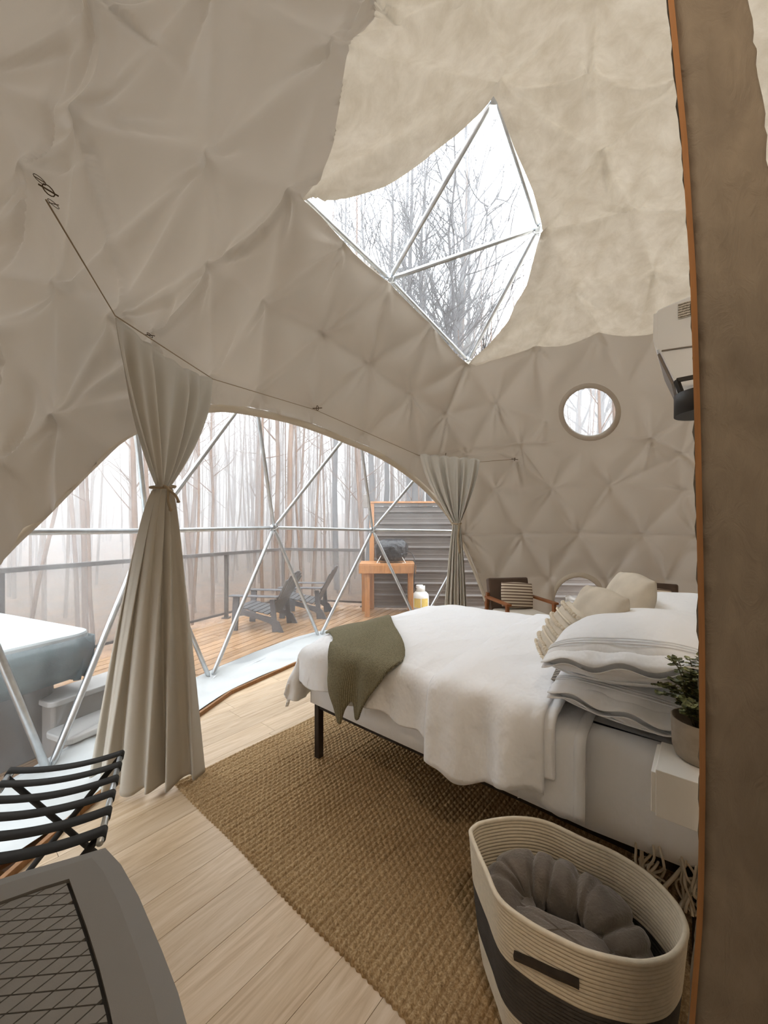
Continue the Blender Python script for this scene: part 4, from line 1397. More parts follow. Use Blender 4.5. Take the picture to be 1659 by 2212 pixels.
# throw blanket
def throw():
    poly = [(-0.02, 0.14), (-0.01, 0.45), (0.035, 0.69), (0.30, 0.44), (0.70, 0.05), (0.70, -0.08), (0.62, -0.20), (0.555, -0.30), (0.50, -0.375), (0.475, -0.28), (0.44, -0.33), (0.415, -0.41), (0.37, -0.32), (0.30, -0.22), (0.25, -0.08), (0.17, 0.02), (0.06, 0.08)]
    poly = [tuple(p) for p in smooth_line(poly, 4, closed=True)]
    st_ = 0.011
    xs = np.arange(-0.10, 0.80, st_); ys = np.arange(-0.50, 0.80, st_)
    nx, ny = len(xs), len(ys)
    G = np.array([(x, y) for x in xs for y in ys])
    ins = in_poly(G, poly).reshape(nx, ny)
    f = []
    for i in range(nx - 1):
        for j in range(ny - 1):
            c = np.array([[xs[i] + st_ / 2, ys[j] + st_ / 2]])
            if int(ins[i, j]) + int(ins[i + 1, j]) + int(ins[i, j + 1]) + int(ins[i + 1, j + 1]) >= 3:
                f.append((i * ny + j, (i + 1) * ny + j, (i + 1) * ny + j + 1, i * ny + j + 1))
    used_ = sorted({k for q in f for k in q}); mp = {k: i for i, k in enumerate(used_)}
    V2 = G[used_]; f = [tuple(mp[k] for k in q) for q in f]
    from collections import Counter
    c = Counter()
    for q in f:
        for i in range(4): c[tuple(sorted((q[i], q[(i + 1) % 4])))] += 1
    bv = sorted({k for e_, n_ in c.items() if n_ == 1 for k in e_})
    s, dist = snap(V2[bv], poly); V2[bv] = s
    vs = []
    for a, b in V2:
        x, y, z = cover_surface(a, b, ZDV + 0.026, wr=0.5)
        if b < 0:
            k_ = min(1, -b / 0.2)
            y -= 0.035 + k_ * (0.03 + 0.022 * math.sin(a * 21 + 0.4) + 0.006 * math.sin(a * 47))
            z -= 0.0
        else:
            z += 0.004 * math.sin(a * 22 + b * 9)
            y -= 0.02 * max(0, 1 - b / 0.08)
        if a < 0: x -= 0.01
        vs.append((x, y, z))
    mb = MB(); mb.v = vs; mb.f = f
    o = build('throw_blanket', mb, 'waffle', smooth=True, solid=0.010)
    o.location = bw(0, 0, 0); o.rotation_euler = (0, 0, BA)
    tag(o, 'olive green waffle-knit throw draped over the near foot corner of the bed', 'blanket')
throw()

# pillows: x across, y long
def pillow_mesh(W, L, T, seed=0, flange=0.0, n=46, pinch=0.10, wr=1.0, sag=0.0):
    rr = np.random.default_rng(seed); ph = rr.uniform(0, 6.28, 8)
    P = []
    tp = []
    for side in (1, -1):
        G = []
        for i in range(n + 1):
            u = -1 + 2 * i / n; row = []
            for j in range(n + 1):
                v = -1 + 2 * j / n
                ex = 1 - pinch * (v * v) * (1 - 0.55 * v * v); ey = 1 - pinch * 0.7 * (u * u) * (1 - 0.55 * u * u)
                x = u * W / 2 * ex; y = v * L / 2 * ey
                t = max(0, (1 - abs(u) ** 2.4)) ** 0.42 * max(0, (1 - abs(v) ** 2.4)) ** 0.42
                w_ = wr * 0.05 * (math.sin(9 * v + 3 * u * u + ph[0]) * (abs(u) ** 3) + math.sin(8 * u + 2 * v * v + ph[1]) * (abs(v) ** 3))
                w_ += wr * 0.02 * math.sin(5 * u + ph[2] + 2 * math.sin(3 * v)) * math.sin(4 * v + ph[3])
                z = side * T / 2 * (t * (1 + w_ * 2))
                row.append((x, y, z - sag * (u * u + v * v * 0.6)))
            G.append(row)
        tp.append(G)
    mb = MB().grid(tp[0])
    G2 = [list(reversed(r_)) for r_ in tp[1]]
    mb.grid(G2)
    return mb
def pillow(name, label, cat, m, W, L, T, pos, rot=0.0, tilt=(0, 0), seed=0, flange=0, group=None, pinch=0.1, wr=1.0, sag=0.0):
    mb = pillow_mesh(W, L, T, seed, flange, pinch=pinch, wr=wr, sag=sag)
    o = build(name, mb, m, smooth=True)
    w = o.modifiers.new('weld', 'WELD'); w.merge_threshold = 0.0015
    o.location = bw(*pos)
    M = Matrix.Rotation(BA + rot, 3, 'Z') @ Matrix.Rotation(tilt[0], 3, 'Y') @ Matrix.Rotation(tilt[1], 3, 'X')
    o.rotation_euler = M.to_euler()
    tag(o, label, cat, group)
    if flange:
        # open end of the pillow case: a soft cuff with three piped lines
        def top_z(un, vn):
            ex = 1 - pinch * (vn * vn) * (1 - 0.55 * vn * vn); ey = 1 - pinch * 0.7 * (un * un) * (1 - 0.55 * un * un)
            t = max(0, (1 - abs(un) ** 2.4)) ** 0.42 * max(0, (1 - abs(vn) ** 2.4)) ** 0.42
            return un * W / 2 * ex, vn * L / 2 * ey, T / 2 * t
        for sg_ in (1, -1):
            G = []
            for i in range(41):
                un = -0.985 + 1.97 * i / 40
                x, y, z = top_z(un, -0.955)
                row = [(x, y + 0.012, sg_ * z * 0.98), (x, y - 0.012, sg_ * (z * 0.82 + 0.004 * math.sin(un * 14))), (x * 1.0, y - 0.038, sg_ * (z * 0.50) + 0.007 * math.sin(un * 9 + 1)), (x, y - 0.060, sg_ * 0.010 + 0.012 * math.sin(un * 9 + 1))]
                G.append(row)
            cf = build('cuff', MB().grid(G), m, parent=o, smooth=True, solid=0.003)
            for vn in (-0.90, -0.868, -0.836):
                pts = []
                for i in range(61):
                    x, y, z = top_z(-0.95 + 1.9 * i / 60, vn); pts.append((x, y, sg_ * (z + 0.006)))
                build('piping', MB().tube(pts, 0.0030, 6), m, parent=cf, smooth=True)
    return o
pillow('pillow', 'white bed pillow with piped cuff, lower one of the near stack', 'pillow', 'white_cloth', 0.54, 0.76, 0.19, (1.71, 0.36, 0.842), 0.03, (math.radians(4), 0), 1, flange=1, wr=1.4)
pillow('pillow', 'white bed pillow with piped cuff, upper one of the near stack', 'pillow', 'white_cloth', 0.56, 0.78, 0.24, (1.715, 0.35, 1.01), -0.02, (math.radians(-8), 0), 2, flange=1, wr=1.0)
pillow('pillow', 'white bed pillow on the far half of the bed, only its top showing', 'pillow', 'white_cloth', 0.54, 0.74, 0.22, (1.74, 1.14, 1.00), 0.0, (math.radians(-8), 0), 3)
pillow('pillow', 'white bed pillow under the far one, almost hidden', 'pillow', 'white_cloth', 0.54, 0.74, 0.18, (1.74, 1.14, 0.84), 0.0, (0, 0), 4)
T90 = math.radians(-62)
pillow('cushion', 'oatmeal linen cushion leaning on the pillows, nearer of two', 'cushion', 'linen', 0.44, 0.44, 0.17, (1.50, 0.55, 0.985), 0.62, (T90 - 0.15, 0), 5, pinch=0.14, wr=0.8)
pillow('cushion', 'oatmeal linen cushion standing behind the nearer one', 'cushion', 'linen', 0.47, 0.46, 0.17, (1.58, 0.92, 1.02), 0.50, (T90 - 0.15, 0), 6, pinch=0.14, wr=0.8)
pillow('cushion', 'small grey striped cushion squeezed under the near pillows', 'cushion', 'stripe_grey', 0.22, 0.30, 0.06, (1.52, 0.27, 0.845), 0.1, (0, 0), 8)
pc = pillow('pompom_cushion', 'cream cushion with rows of woolly pompoms, in front of the linen cushions', 'cushion', 'linen', 0.34, 0.44, 0.12, (1.335, 0.60, 0.93), 0.42, (math.radians(-58), 0), 7, pinch=0.12, wr=0.5)
for row_ in range(7):
    xx = -0.135 + row_ * 0.045
    if row_ in (2, 5):
        build('braid', MB().tube([(xx, -0.2 + 0.4 * i / 20, 0.06 * max(0, (1 - abs(xx / 0.17) ** 2.4)) ** 0.42 * max(0.0, (1 - abs((-0.2 + 0.4 * i / 20) / 0.22) ** 2.4)) ** 0.42 + 0.005) for i in range(21)], 0.006, 6), 'pompom', parent=pc, smooth=True)
        continue
    for k_ in range(17):
        yy = -0.205 + k_ * 0.0255 + (row_ % 2) * 0.012
        zz = 0.06 * max(0, (1 - abs(xx / 0.17) ** 2.4)) ** 0.42 * max(0, (1 - abs(yy / 0.22) ** 2.4)) ** 0.42 + 0.008
        m = MB().lathe([(0.004, -0.010), (0.009, -0.006), (0.0108, 0.001), (0.008, 0.008), (0.002, 0.011)], 8)
        o = build('pompom', m, 'pompom', parent=pc, smooth=True)
        o.location = (xx + random.uniform(-.003, .003), yy, zz); o.rotation_euler = (random.uniform(-.4, .4), random.uniform(-.4, .4), 0)

# fringe hanging under the head of the bed
fr = thing('knotted_fringe', 'loose knotted white cotton cords hanging below the head end of the mattress', 'cord', bw(1.84, 0.0, 0.02))
for kx, (u_, v_, seed) in enumerate(((1.77, 0.0, 1), (1.80, 0.0, 2), (1.88, 0.0, 3), (1.91, 0.0, 4))):
    rr2 = random.Random(seed)
    for s in range(4):
        p = [bw(u_ + rr2.uniform(-.02, .02), v_, 0.42)]
        for j in range(1, 5):
            p.append(bw(u_ + rr2.uniform(-.03, .04), v_ - 0.01 + rr2.uniform(-.03, .03), 0.42 - j * 0.042 - rr2.uniform(0, .015)))
        if kx % 2 == 0 and s % 2: p.append(bw(u_, v_, 0.40))
        build('strand', MB().tube(smooth_line(p, 5), 0.0042, 6), 'fringe', parent=fr, smooth=True, world=True)
for a_, b_ in (((1.90, 0.0, 0.40), (1.74, -0.06, 0.20)), ((1.93, 0.0, 0.38), (1.80, -0.08, 0.12))):
    build('strand', MB().tube(smooth_line([bw(*a_), bw((a_[0] + b_[0]) / 2, -0.03, a_[2] * 0.42 + b_[2] * 0.5), bw(*b_)], 8), 0.006, 6), 'fringe', parent=fr, smooth=True, world=True)

# ------------------------------------------------------------------ nightstand, plant, lamp, air conditioner
ns = thing('nightstand', 'white box nightstand on the head wall at the near side of the bed', 'nightstand', bw(1.955, -0.165, 0.665), BA)
build('body', MB().box((0.0, 0.0, 0.068), (0.245, 0.19, 0.135)), 'plaster_white', parent=ns, bevel=0.002)
build('drawer_front', MB().box((-0.128, 0.0, 0.066), (0.012, 0.184, 0.118)), 'plaster_white', parent=ns, bevel=0.002)
pp = bw(1.935, -0.115, 0.8015)
pt = thing('potted_plant', 'small leafy eucalyptus plant in a concrete pot on the nightstand', 'plant', pp)
build('pot', MB().lathe([(0.0, 0.0), (0.058, 0.0), (0.066, 0.008), (0.073, 0.03), (0.076, 0.12), (0.072, 0.12), (0.070, 0.10)], 32), 'pot', parent=pt, smooth=True)
build('soil', MB().lathe([(0.0, 0.098), (0.07, 0.098), (0.0, 0.101)], 20), 'soil', parent=pt)
rl = random.Random(5)
stems = MB(); leaves = MB(); nleaf = 0
for s in range(52):
    a = rl.uniform(0, 2 * math.pi); out_ = rl.uniform(0.03, 0.135); hh = rl.uniform(0.03, 0.20) * (1.2 - out_ * 3.4)
    if s == 0: a, out_, hh = math.radians(175), 0.085, 0.20
    p0 = Vector((0.02 * math.cos(a), 0.02 * math.sin(a), 0.10)); p3 = Vector((out_ * math.cos(a), out_ * math.sin(a), 0.10 + hh))
    p1 = p0.lerp(p3, 0.35) + Vector((0, 0, 0.03)); p2 = p0.lerp(p3, 0.7) + Vector((0, 0, 0.03))
    pts = [Vector(q) for q in smooth_line([p0, p1, p2, p3], 5)]
    stems.tube(pts, 0.0013, 4)
    for i in range(3, len(pts)):
        for sd in (0, 1):
            ang = i * 1.57 + sd * math.pi + rl.uniform(-.3, .3)
            d = Vector((math.cos(ang), math.sin(ang), rl.uniform(-.3, .5))).normalized(); L = rl.uniform(0.013, 0.024); w = L * 0.45
            up_ = Vector((rl.uniform(-.3, .3), rl.uniform(-.3, .3), 1)); sdv = d.cross(up_).normalized(); nn = sdv.cross(d).normalized()
            b = pts[i]
            vs = [b, b + d * L * .35 + sdv * w, b + d * L * .75 + sdv * w * .8, b + d * L + nn * 0.002, b + d * L * .75 - sdv * w * .8, b + d * L * .35 - sdv * w, b + d * L * .5 - nn * 0.0025]
            leaves = MB().add(vs, [(0, 1, 6), (1, 2, 6), (2, 3, 6), (3, 4, 6), (4, 5, 6), (5, 0, 6)])
            if nleaf < 295:
                build('leaf', leaves, 'leaf', parent=pt); nleaf += 1
            else:
                if nleaf == 295: rest = MB(); nleaf += 1
                rest.add(vs, [(0, 1, 6), (1, 2, 6), (2, 3, 6), (3, 4, 6), (4, 5, 6), (5, 0, 6)])
build('stems', stems, 'stem', parent=pt)
if nleaf > 295: build('foliage', rest, 'leaf', parent=pt)['kind'] = 'stuff'

sc_ = thing('wall_lamp', 'black drum-shaded wall lamp above the nightstand', 'lamp', bw(2.03, -0.08, 1.85), BA)
build('shade', MB().lathe([(0.078, 0.0), (0.08, 0.0), (0.08, 0.066), (0.078, 0.066), (0.077, 0.004)], 36), 'lamp_black', parent=sc_, smooth=True)
build('diffuser', MB().lathe([(0.0, 0.006), (0.077, 0.006), (0.077, 0.010), (0.0, 0.010)], 36), 'grey_shell_dark', parent=sc_)
build('arm', MB().beam((-0.052, 0.03, 0.05), (-0.075, 0.05, 0.135), 0.012, 0.012), 'lamp_black', parent=sc_)
build('bracket', MB().beam((-0.075, 0.05, 0.135), (0.05, 0.05, 0.135), 0.012, 0.012), 'lamp_black', parent=sc_)
for o in sc_.children: o.location.x -= 0.085

# air conditioner: profile in (depth from wall a, z)
acr = thing('air_conditioner', 'white split air conditioner high on the head wall', 'air conditioner', bw(2.09, 0.60, 2.02), BA)
prof = [(0.0, 0.02), (0.0, 0.33), (0.14, 0.338), (0.285, 0.315), (0.295, 0.30), (0.297, 0.20), (0.287, 0.16), (0.280, 0.145), (0.232, 0.01), (0.20, 0.0), (0.05, 0.0)]
W0, W1 = -0.42, -0.06
mb = MB()
n = len(prof)
vs = [(-a, W0, z) for a, z in prof] + [(-a, W1, z) for a, z in prof]
mb.add(vs, [tuple(range(n)), tuple(range(2 * n - 1, n - 1, -1))] + [(i, n + i, n + (i + 1) % n, (i + 1) % n) for i in range(n)])
build('body', mb, 'ac', parent=acr, bevel=0.006)
build('front_panel', MB().add([(-0.300, W0 - 0.004, 0.30), (-0.302, W0 - 0.004, 0.20), (-0.290, W0 - 0.004, 0.158), (-0.283, W0 - 0.004, 0.16), (-0.289, W0 - 0.004, 0.20), (-0.287, W0 - 0.004, 0.30),
                               (-0.300, W1, 0.30), (-0.302, W1, 0.20), (-0.290, W1, 0.158), (-0.283, W1, 0.16), (-0.289, W1, 0.20), (-0.287, W1, 0.30)],
                              [(0, 1, 2, 3, 4, 5), (11, 10, 9, 8, 7, 6), (0, 6, 7, 1), (1, 7, 8, 2), (2, 8, 9, 3), (3, 9, 10, 4), (4, 10, 11, 5), (5, 11, 6, 0)]), 'ac', parent=acr)
build('louvre', MB().beam((-0.286, -0.24, 0.148), (-0.242, -0.24, 0.022), 0.34, 0.008, up=(0.3, 0, 0.2)), 'ac_dark', parent=acr)
build('seam', MB().beam((-0.275, W0 - 0.002, 0.152), (-0.10, W0 - 0.002, 0.132), 0.006, 0.004), 'ac_dark', parent=acr)
build('rating_label', MB().box((-0.165, W0 - 0.0035, 0.282), (0.12, 0.002, 0.055)), 'sticker', parent=acr, label='grey printed rating label')
build('rating_label', MB().box((-0.05, W0 - 0.0035, 0.2), (0.06, 0.002, 0.07)), 'sticker', parent=acr)

# ------------------------------------------------------------------ armchairs, side table, tissue box
def armchair(label):
    """local +x is forward, y sideways"""
    r_ = thing('armchair', label, 'chair', group='armchairs by the round window')
    for s in (-1, 1):
        y = s * 0.30
        build('armrest', MB().beam((-0.30, y, 0.60), (0.30, y, 0.60), 0.065, 0.028), 'walnut', parent=r_, bevel=0.006)
        build('leg', MB().beam((0.27, y, 0.0), (0.25, y, 0.59), 0.035, 0.045, up=(1, 0, 0)), 'walnut', parent=r_, bevel=0.004)
        build('leg', MB().beam((-0.36, y, 0.0), (-0.27, y, 0.66), 0.035, 0.045, up=(1, 0, 0)), 'walnut', parent=r_, bevel=0.004)
        build('side_rail', MB().beam((-0.30, y, 0.30), (0.25, y, 0.34), 0.022, 0.06), 'walnut', parent=r_)
    s_ = build('seat_cushion', MB().box((0.0, 0, 0.40), (0.56, 0.54, 0.12)), 'cream_up', parent=r_, bevel=0.03)
    build('backrest', MB().box((-0.29, 0, 0.62), (0.10, 0.56, 0.44), Matrix.Rotation(math.radians(-12), 3, 'Y')), 'brown_up', parent=r_, bevel=0.022)
    build('back_frame', MB().beam((-0.35, -0.3, 0.50), (-0.35, 0.3, 0.50), 0.03, 0.05), 'walnut', parent=r_)
    return r_
a1_ = armchair('walnut armchair with brown velvet back, left of the low round window')
place(a1_, (1.69, 4.78, 0), math.radians(-80))
a2_ = copy_tree(a1_); place(a2_, (3.02, 4.38, 0), math.radians(-125)); a2_['label'] = 'walnut armchair with brown velvet back, half hidden behind the bed pillows'
def chair_cushion(label, root, off, rz, tilt, lift, W=0.33, L=0.44):
    mb = pillow_mesh(W, L, 0.12, 12, 0, n=30, pinch=0.12, wr=0.6)
    # stripes run along the long side: swap so that texture axis follows the height
    mb.v = [(y, x, z) for x, y, z in mb.v]
    mb.f = [tuple(reversed(f)) for f in mb.f]
    o = build('striped_cushion', mb, 'stripe', smooth=True)
    w = o.modifiers.new('weld', 'WELD'); w.merge_threshold = 0.0015
    M = Matrix.Rotation(root.rotation_euler.z, 3, 'Z')
    o.location = Vector(root.location) + M @ Vector(off)
    # local x sideways, local y up
    B = Matrix(((0, 0, 1), (1, 0, 0), (0, 1, 0)))   # columns: x->Y, y->Z, z->X
    o.rotation_euler = (M @ Matrix.Rotation(rz, 3, 'Z') @ Matrix.Rotation(tilt, 3, 'Y') @ B @ Matrix.Rotation(lift, 3, 'Z')).to_euler()
    tag(o, label, 'cushion', 'striped cushions on the armchairs')
chair_cushion('brown and cream striped cushion on the left armchair', a1_, (-0.14, 0.04, 0.635), 0.0, math.radians(-12), math.radians(-4))
chair_cushion('brown and cream striped cushion on the right armchair, only an edge showing', a2_, (-0.14, 0.0, 0.635), 0.0, math.radians(-12), 0.0)
tb = thing('side_table', 'small round dark wood side table between the armchairs', 'table', (2.24, 4.62, 0))
build('table_top', MB().lathe([(0.0, 0.49), (0.18, 0.49), (0.185, 0.50), (0.18, 0.512), (0.0, 0.512)], 32), 'brown_up', parent=tb, smooth=False)
for i in range(3):
    a = math.radians(90 + 120 * i)
    build('leg', MB().tube([(0.09 * math.cos(a), 0.09 * math.sin(a), 0.49), (0.15 * math.cos(a), 0.15 * math.sin(a), 0.0)], 0.012, 8), 'walnut', parent=tb)
tbx = thing('tissue_box', 'patterned tissue box with a white tissue pulled out, on the side table', 'tissue box', (2.26, 4.60, 0.513), math.radians(-15))
build('box', MB().box((0, 0, 0.045), (0.24, 0.12, 0.09)), 'boxpat', parent=tbx, bevel=0.003)
Pm = []
for i in range(14):
    t = i / 13; row = []
    for j in range(10):
        s = j / 9
        row.append((-0.08 + 0.16 * t, 0.035 * math.sin(t * 5) * s + 0.01 * math.sin(s * 9), 0.088 + s * (0.075 + 0.012 * math.sin(t * 7))))
    Pm.append(row)
build('tissue', MB().grid(Pm), 'tissue', parent=tbx, smooth=True, solid=0.002)

# ------------------------------------------------------------------ curtains
def curtain(label, tl, tr, tie, bl, br, ztop_l, ztop_r, ztie, zbot, npl, amp, group, tie_w=0.07, sag=0.06, zbr=None, bulge=(0, 0)):
    """tl/tr/bl/br: plan points of the left and right end at top and bottom"""
    NZ, NT = 90, 260
    tl, tr, bl, br, tie = map(np.array, (tl, tr, bl, br, tie))
    P = []
    rr = np.random.default_rng(int(npl * 7)); ph = rr.uniform(0, 6.28, 6)
    for i in range(NT + 1):
        t = i / NT; row = []
        zt = ztop_l + (ztop_r - ztop_l) * t + 0.018 * abs(math.sin(math.pi * t * npl)) - sag * 4 * t * (1 - t)
        zb = zbot + ((zbr - zbot) * t if zbr is not None else 0) + 0.012 * math.sin(t * 23)
        topP = tl + (tr - tl) * t
        botP = bl + (br - bl) * t
        dT = (tr - tl); nT = np.array([dT[1], -dT[0]]) / (np.linalg.norm(dT) + 1e-9)
        dB = (br - bl); nB = np.array([dB[1], -dB[0]]) / (np.linalg.norm(dB) + 1e-9)
        # outer direction is towards the camera
        pl = math.sin(2 * math.pi * npl * t + ph[0] + 1.9 * math.sin(4.3 * t + ph[1])) + 0.45 * math.sin(2 * math.pi * npl * 1.7 * t + ph[2] + 1.2 * math.sin(7 * t))
        for j in range(NZ + 1):
            s = j / NZ
            z = zt + (zb - zt) * s
            if z >= ztie:
                k = (zt - z) / (zt - ztie)              # 0 top -> 1 tie
                e = k ** 1.5
                dirt = (tr - tl) / np.linalg.norm(tr - tl)
                tp_ = tie + dirt * (t - 0.5) * tie_w
                p = topP * (1 - e) + tp_ * e
                a_ = amp * (0.55 + 0.5 * k) * (1 - 0.75 * k ** 3) 
                nv_ = nT
                a_ = a_ * min(1, 0.25 + k * 4)
            else:
                k = (ztie - z) / (ztie - zb)
                e = k ** 0.72
                dirb = (br - bl) / np.linalg.norm(br - bl)
                tp_ = tie + dirb * (t - 0.5) * tie_w
                p = tp_ * (1 - e) + botP * e
                a_ = amp * (0.14 + 0.85 * k ** 0.7)
                nv_ = nT * (1 - e) + nB * e
                bul = math.sin(math.pi * t) * e
                p = p + np.array(bulge) * bul
            q = p - nv_ * 0 + nv_ * pl * a_
            row.append((q[0], q[1], z))
        P.append(row)
    root = thing('curtain', label, 'curtain', (*((bl + br) / 2), zbot), group=group)
    build('fabric_panel', MB().grid(P), 'curtain', parent=root, smooth=True, solid=0.0025, world=True)
    # tie-back
    ring = []
    for i in range(20):
        a = 2 * math.pi * i / 20
        ring.append((tie[0] + (tie_w * 0.66) * math.cos(a), tie[1] + (tie_w * 0.66) * math.sin(a), ztie + 0.012 * math.sin(a)))
    return root, ring
# near-left curtain
tieL = (-1.335, 2.32); zL = 1.5 + 88 / F * 2.32
c1, ring = curtain('long taupe curtain tied in the middle, hanging between the left and main window panes', (-1.35, 1.93), (-1.30, 2.92), tieL, (-1.74, 2.28), (-1.085, 2.31), 2.555, 2.62, zL, 0.025, 5, 0.040, 'tied taupe curtains', 0.10, sag=0.05, zbr=0.03, bulge=(0.02, -0.16))
build('tie_band', MB().tube(ring, 0.008, 8, closed=True), 'cord', parent=c1, smooth=True, world=True)
tx, ty = tieL
fx = np.array([0.55, -0.80]) * 0.075
for dz, dx_ in ((-0.15, 0.03), (-0.10, 0.075)):
    pts = smooth_line([(tx + fx[0], ty + fx[1], zL), (tx + fx[0] + 0.03, ty + fx[1] - 0.01, zL - 0.02), (tx + fx[0] + dx_, ty + fx[1] - 0.01, zL + dz * 0.6), (tx + fx[0] + dx_ + 0.012, ty + fx[1], zL + dz)], 5)
    build('tie_end', MB().tube(pts, [0.008] * (len(pts) - 2) + [0.012, 0.004], 7), 'cord', parent=c1, smooth=True, world=True)
# far-right curtain
dR = 4.95
def atd(px, d): return ((px - 830) / F * d, d)
tieR = atd(987, 4.9); zR = 1.5 + 10 / F * 4.9
c2, ring2 = curtain('pale taupe curtain tied in the middle at the far end of the big window', atd(908, 5.0), atd(1037, 4.85), tieR, atd(955, 4.95), atd(1013, 4.85), 1.5 + 158 / F * 5.0, 1.5 + 146 / F * 4.85, zR, 0.03, 6, 0.036, 'tied taupe curtains', 0.085, sag=0.0)
build('tie_band', MB().tube(ring2, 0.009, 8, closed=True), 'cord', parent=c2, smooth=True, world=True)
build('tie_end', MB().tube(smooth_line([(tieR[0] + 0.02, tieR[1] - 0.08, zR), (tieR[0] - 0.0, tieR[1] - 0.09, zR - 0.2), (tieR[0] + 0.02, tieR[1] - 0.09, zR - 0.38)], 5), [0.012] * 11, 6), 'cord', parent=c2, smooth=True, world=True)

# cord the curtains hang from and its hooks
cordp = [cast(100, 432, SR - 0.16), cast(245, 686, SR - 0.42), cast(465, 822, SR - 0.22), cast(683, 886, SR - 0.16), cast(905, 984, SR - 0.22), cast(1035, 998, SR - 0.22), cast(1112, 992, SR - 0.12)]
cp = [np.array([*p]) for p in cordp]
cp[1] = np.array([-1.35, 1.93, 2.565]); cp[2] = np.array([-1.30, 2.92, 2.63])
cd = build('cord', MB().tube([tuple(p) for p in cp], 0.0032, 6), 'cord', smooth=True)
tag(recentre(cd), 'thin cord strung along the tent wall that the curtains hang from', 'cord')
def hook(px, py, label, ax, s=1.0):
    c = Vector(cast(px, py, SR - 0.10)); r_ = thing('hook', label, 'hook', c)
    nd = Vector(DC - np.array(c)).normalized()
    t1 = Vector(ax).normalized(); t2 = nd.cross(t1).normalized()
    build('toggle_bar', MB().tube([c - t1 * 0.045 * s + nd * .02, c + t1 * 0.045 * s + nd * .02], 0.004 * s, 6), 'brass', parent=r_, world=True)
    build('loop', MB().tube([c + t2 * 0.022 * s * math.sin(a) + nd * (0.02 + 0.02 * math.cos(a)) for a in [i / 12 * 2 * math.pi for i in range(12)]], 0.0032 * s, 6, closed=True), 'brass', parent=r_, world=True)
hook(72, 376, 'metal toggle hook on the left tent wall, upper one', (0.7, 0.6, -0.2), 0.34)
hook(92, 400, 'metal toggle hook on the left tent wall, middle one', (0.7, 0.6, -0.2), 0.6)
hook(103, 430, 'metal toggle hook on the left tent wall, lowest of the three', (0.7, 0.6, 0.2), 0.34)
hook(318, 720, 'metal toggle hook beside the top of the near curtain', (1, 0.3, 0), 0.6)
hook(684, 880, 'metal toggle hook above the middle of the big window', (0.8, 0.5, 0.2), 1.2)
hook(962, 985, 'metal toggle hook above the far curtain', (0.1, 0.0, 1), 1.1)
hook(1112, 991, 'metal toggle hook right of the far curtain', (1, -0.2, -0.15), 1.0)

# ------------------------------------------------------------------ basket with blanket
def basket():
    rim_px = [(1018, 1803), (1022, 1790), (1046, 1777), (1112, 1768), (1179, 1777), (1262, 1815), (1328, 1844), (1394, 1886), (1444, 1934), (1474, 1978), (1481, 2020), (1456, 2062), (1411, 2079), (1361, 2079), (1278, 2060), (1212, 2032), (1139, 1992), (1079, 1943), (1050, 1880), (1030, 1835)]
    zr = 0.44
    ctr = np.mean([floor_pt(x, y, zr) for x, y in rim_px], axis=0)
    R = []
    for x, y in rim_px:
        p = floor_pt(x, y, zr)
        R.append(p)
    R = np.array(smooth_line(R, 5, closed=True))
    root = thing('rope_basket', 'oval two-tone cotton rope basket with cream top and charcoal base on the floor', 'basket', (ctr[0], ctr[1], 0.02))
    n = len(R)
    def ring(z, inset=0.0):
        k = 0.80 + 0.20 * (z / zr) ** 0.6
        # softer, rounder shape lower down
        c = ctr[:2]
        out = []
        for i in range(n):
            d = R[i][:2] - c
            out.append((c[0] + d[0] * k * (1 - inset), c[1] + d[1] * k * (1 - inset), z))
        # blend to a smooth oval towards the base
        f = (1 - z / zr) * 0.7
        ang = np.arange(n)
        return out
    pitch = 0.0115; rr_ = 0.0066
    z = zr; i = 0
    while z > 0.03:
        m = 'rope' if (z > zr - 0.158 or z < 0.13) else 'rope_dark'
        if z >= zr - 1e-6:
            o = build('rim', MB().tube(ring(z), 0.0078, 8, closed=True), 'rope', parent=root, smooth=True, world=True)
        else:
            build('rope_coil', MB().tube(ring(z), rr_, 8, closed=True), m, parent=root, smooth=True, world=True)
        z -= pitch; i += 1
    P = ring(0.03)
    build('base', MB().prism([(p[0], p[1]) for p in P], 0.016, 0.034), 'rope', parent=root, world=True)
    # leather grip
    g = []
    rows = []
    for t in np.linspace(0, 1, 16):
        px = 1119 + (1254 - 1119) * t; py = 2060 + (2118 - 2060) * t
        # find the outer surface at this azimuth: intersect ray with the ring at z ~0.35
        best = None
        for zz in np.linspace(0.28, 0.42, 60):
            for q in ring(zz):
                if q[1] > ctr[1] + 0.05: continue
                x_ = 830 + q[0] / q[1] * F; y_ = 1140 + (H - zz) / q[1] * F
                dd = (x_ - px) ** 2 + (y_ - py) ** 2
                if best is None or dd < best[0]: best = (dd, q)
        q = np.array(best[1]); d = q[:2] - ctr[:2]; d /= np.linalg.norm(d)
        rows.append([(*(q[:2] + d * 0.009), q[2] + 0.013), (*(q[:2] + d * 0.012), q[2]), (*(q[:2] + d * 0.009), q[2] - 0.013)])
    P = []
    P = smooth_rows(rows)
    build('handle_patch', MB().grid(P), 'leather', parent=root, solid=0.003, world=True)
    return ctr, R, ring, zr
def smooth_rows(rows):
    A = np.array(rows)
    for _ in range(6):
        B = A.copy(); B[1:-1] = (A[:-2] + 2 * A[1:-1] + A[2:]) / 4; A = B
    return A.tolist()
bctr, BR, bring, bzr = basket()
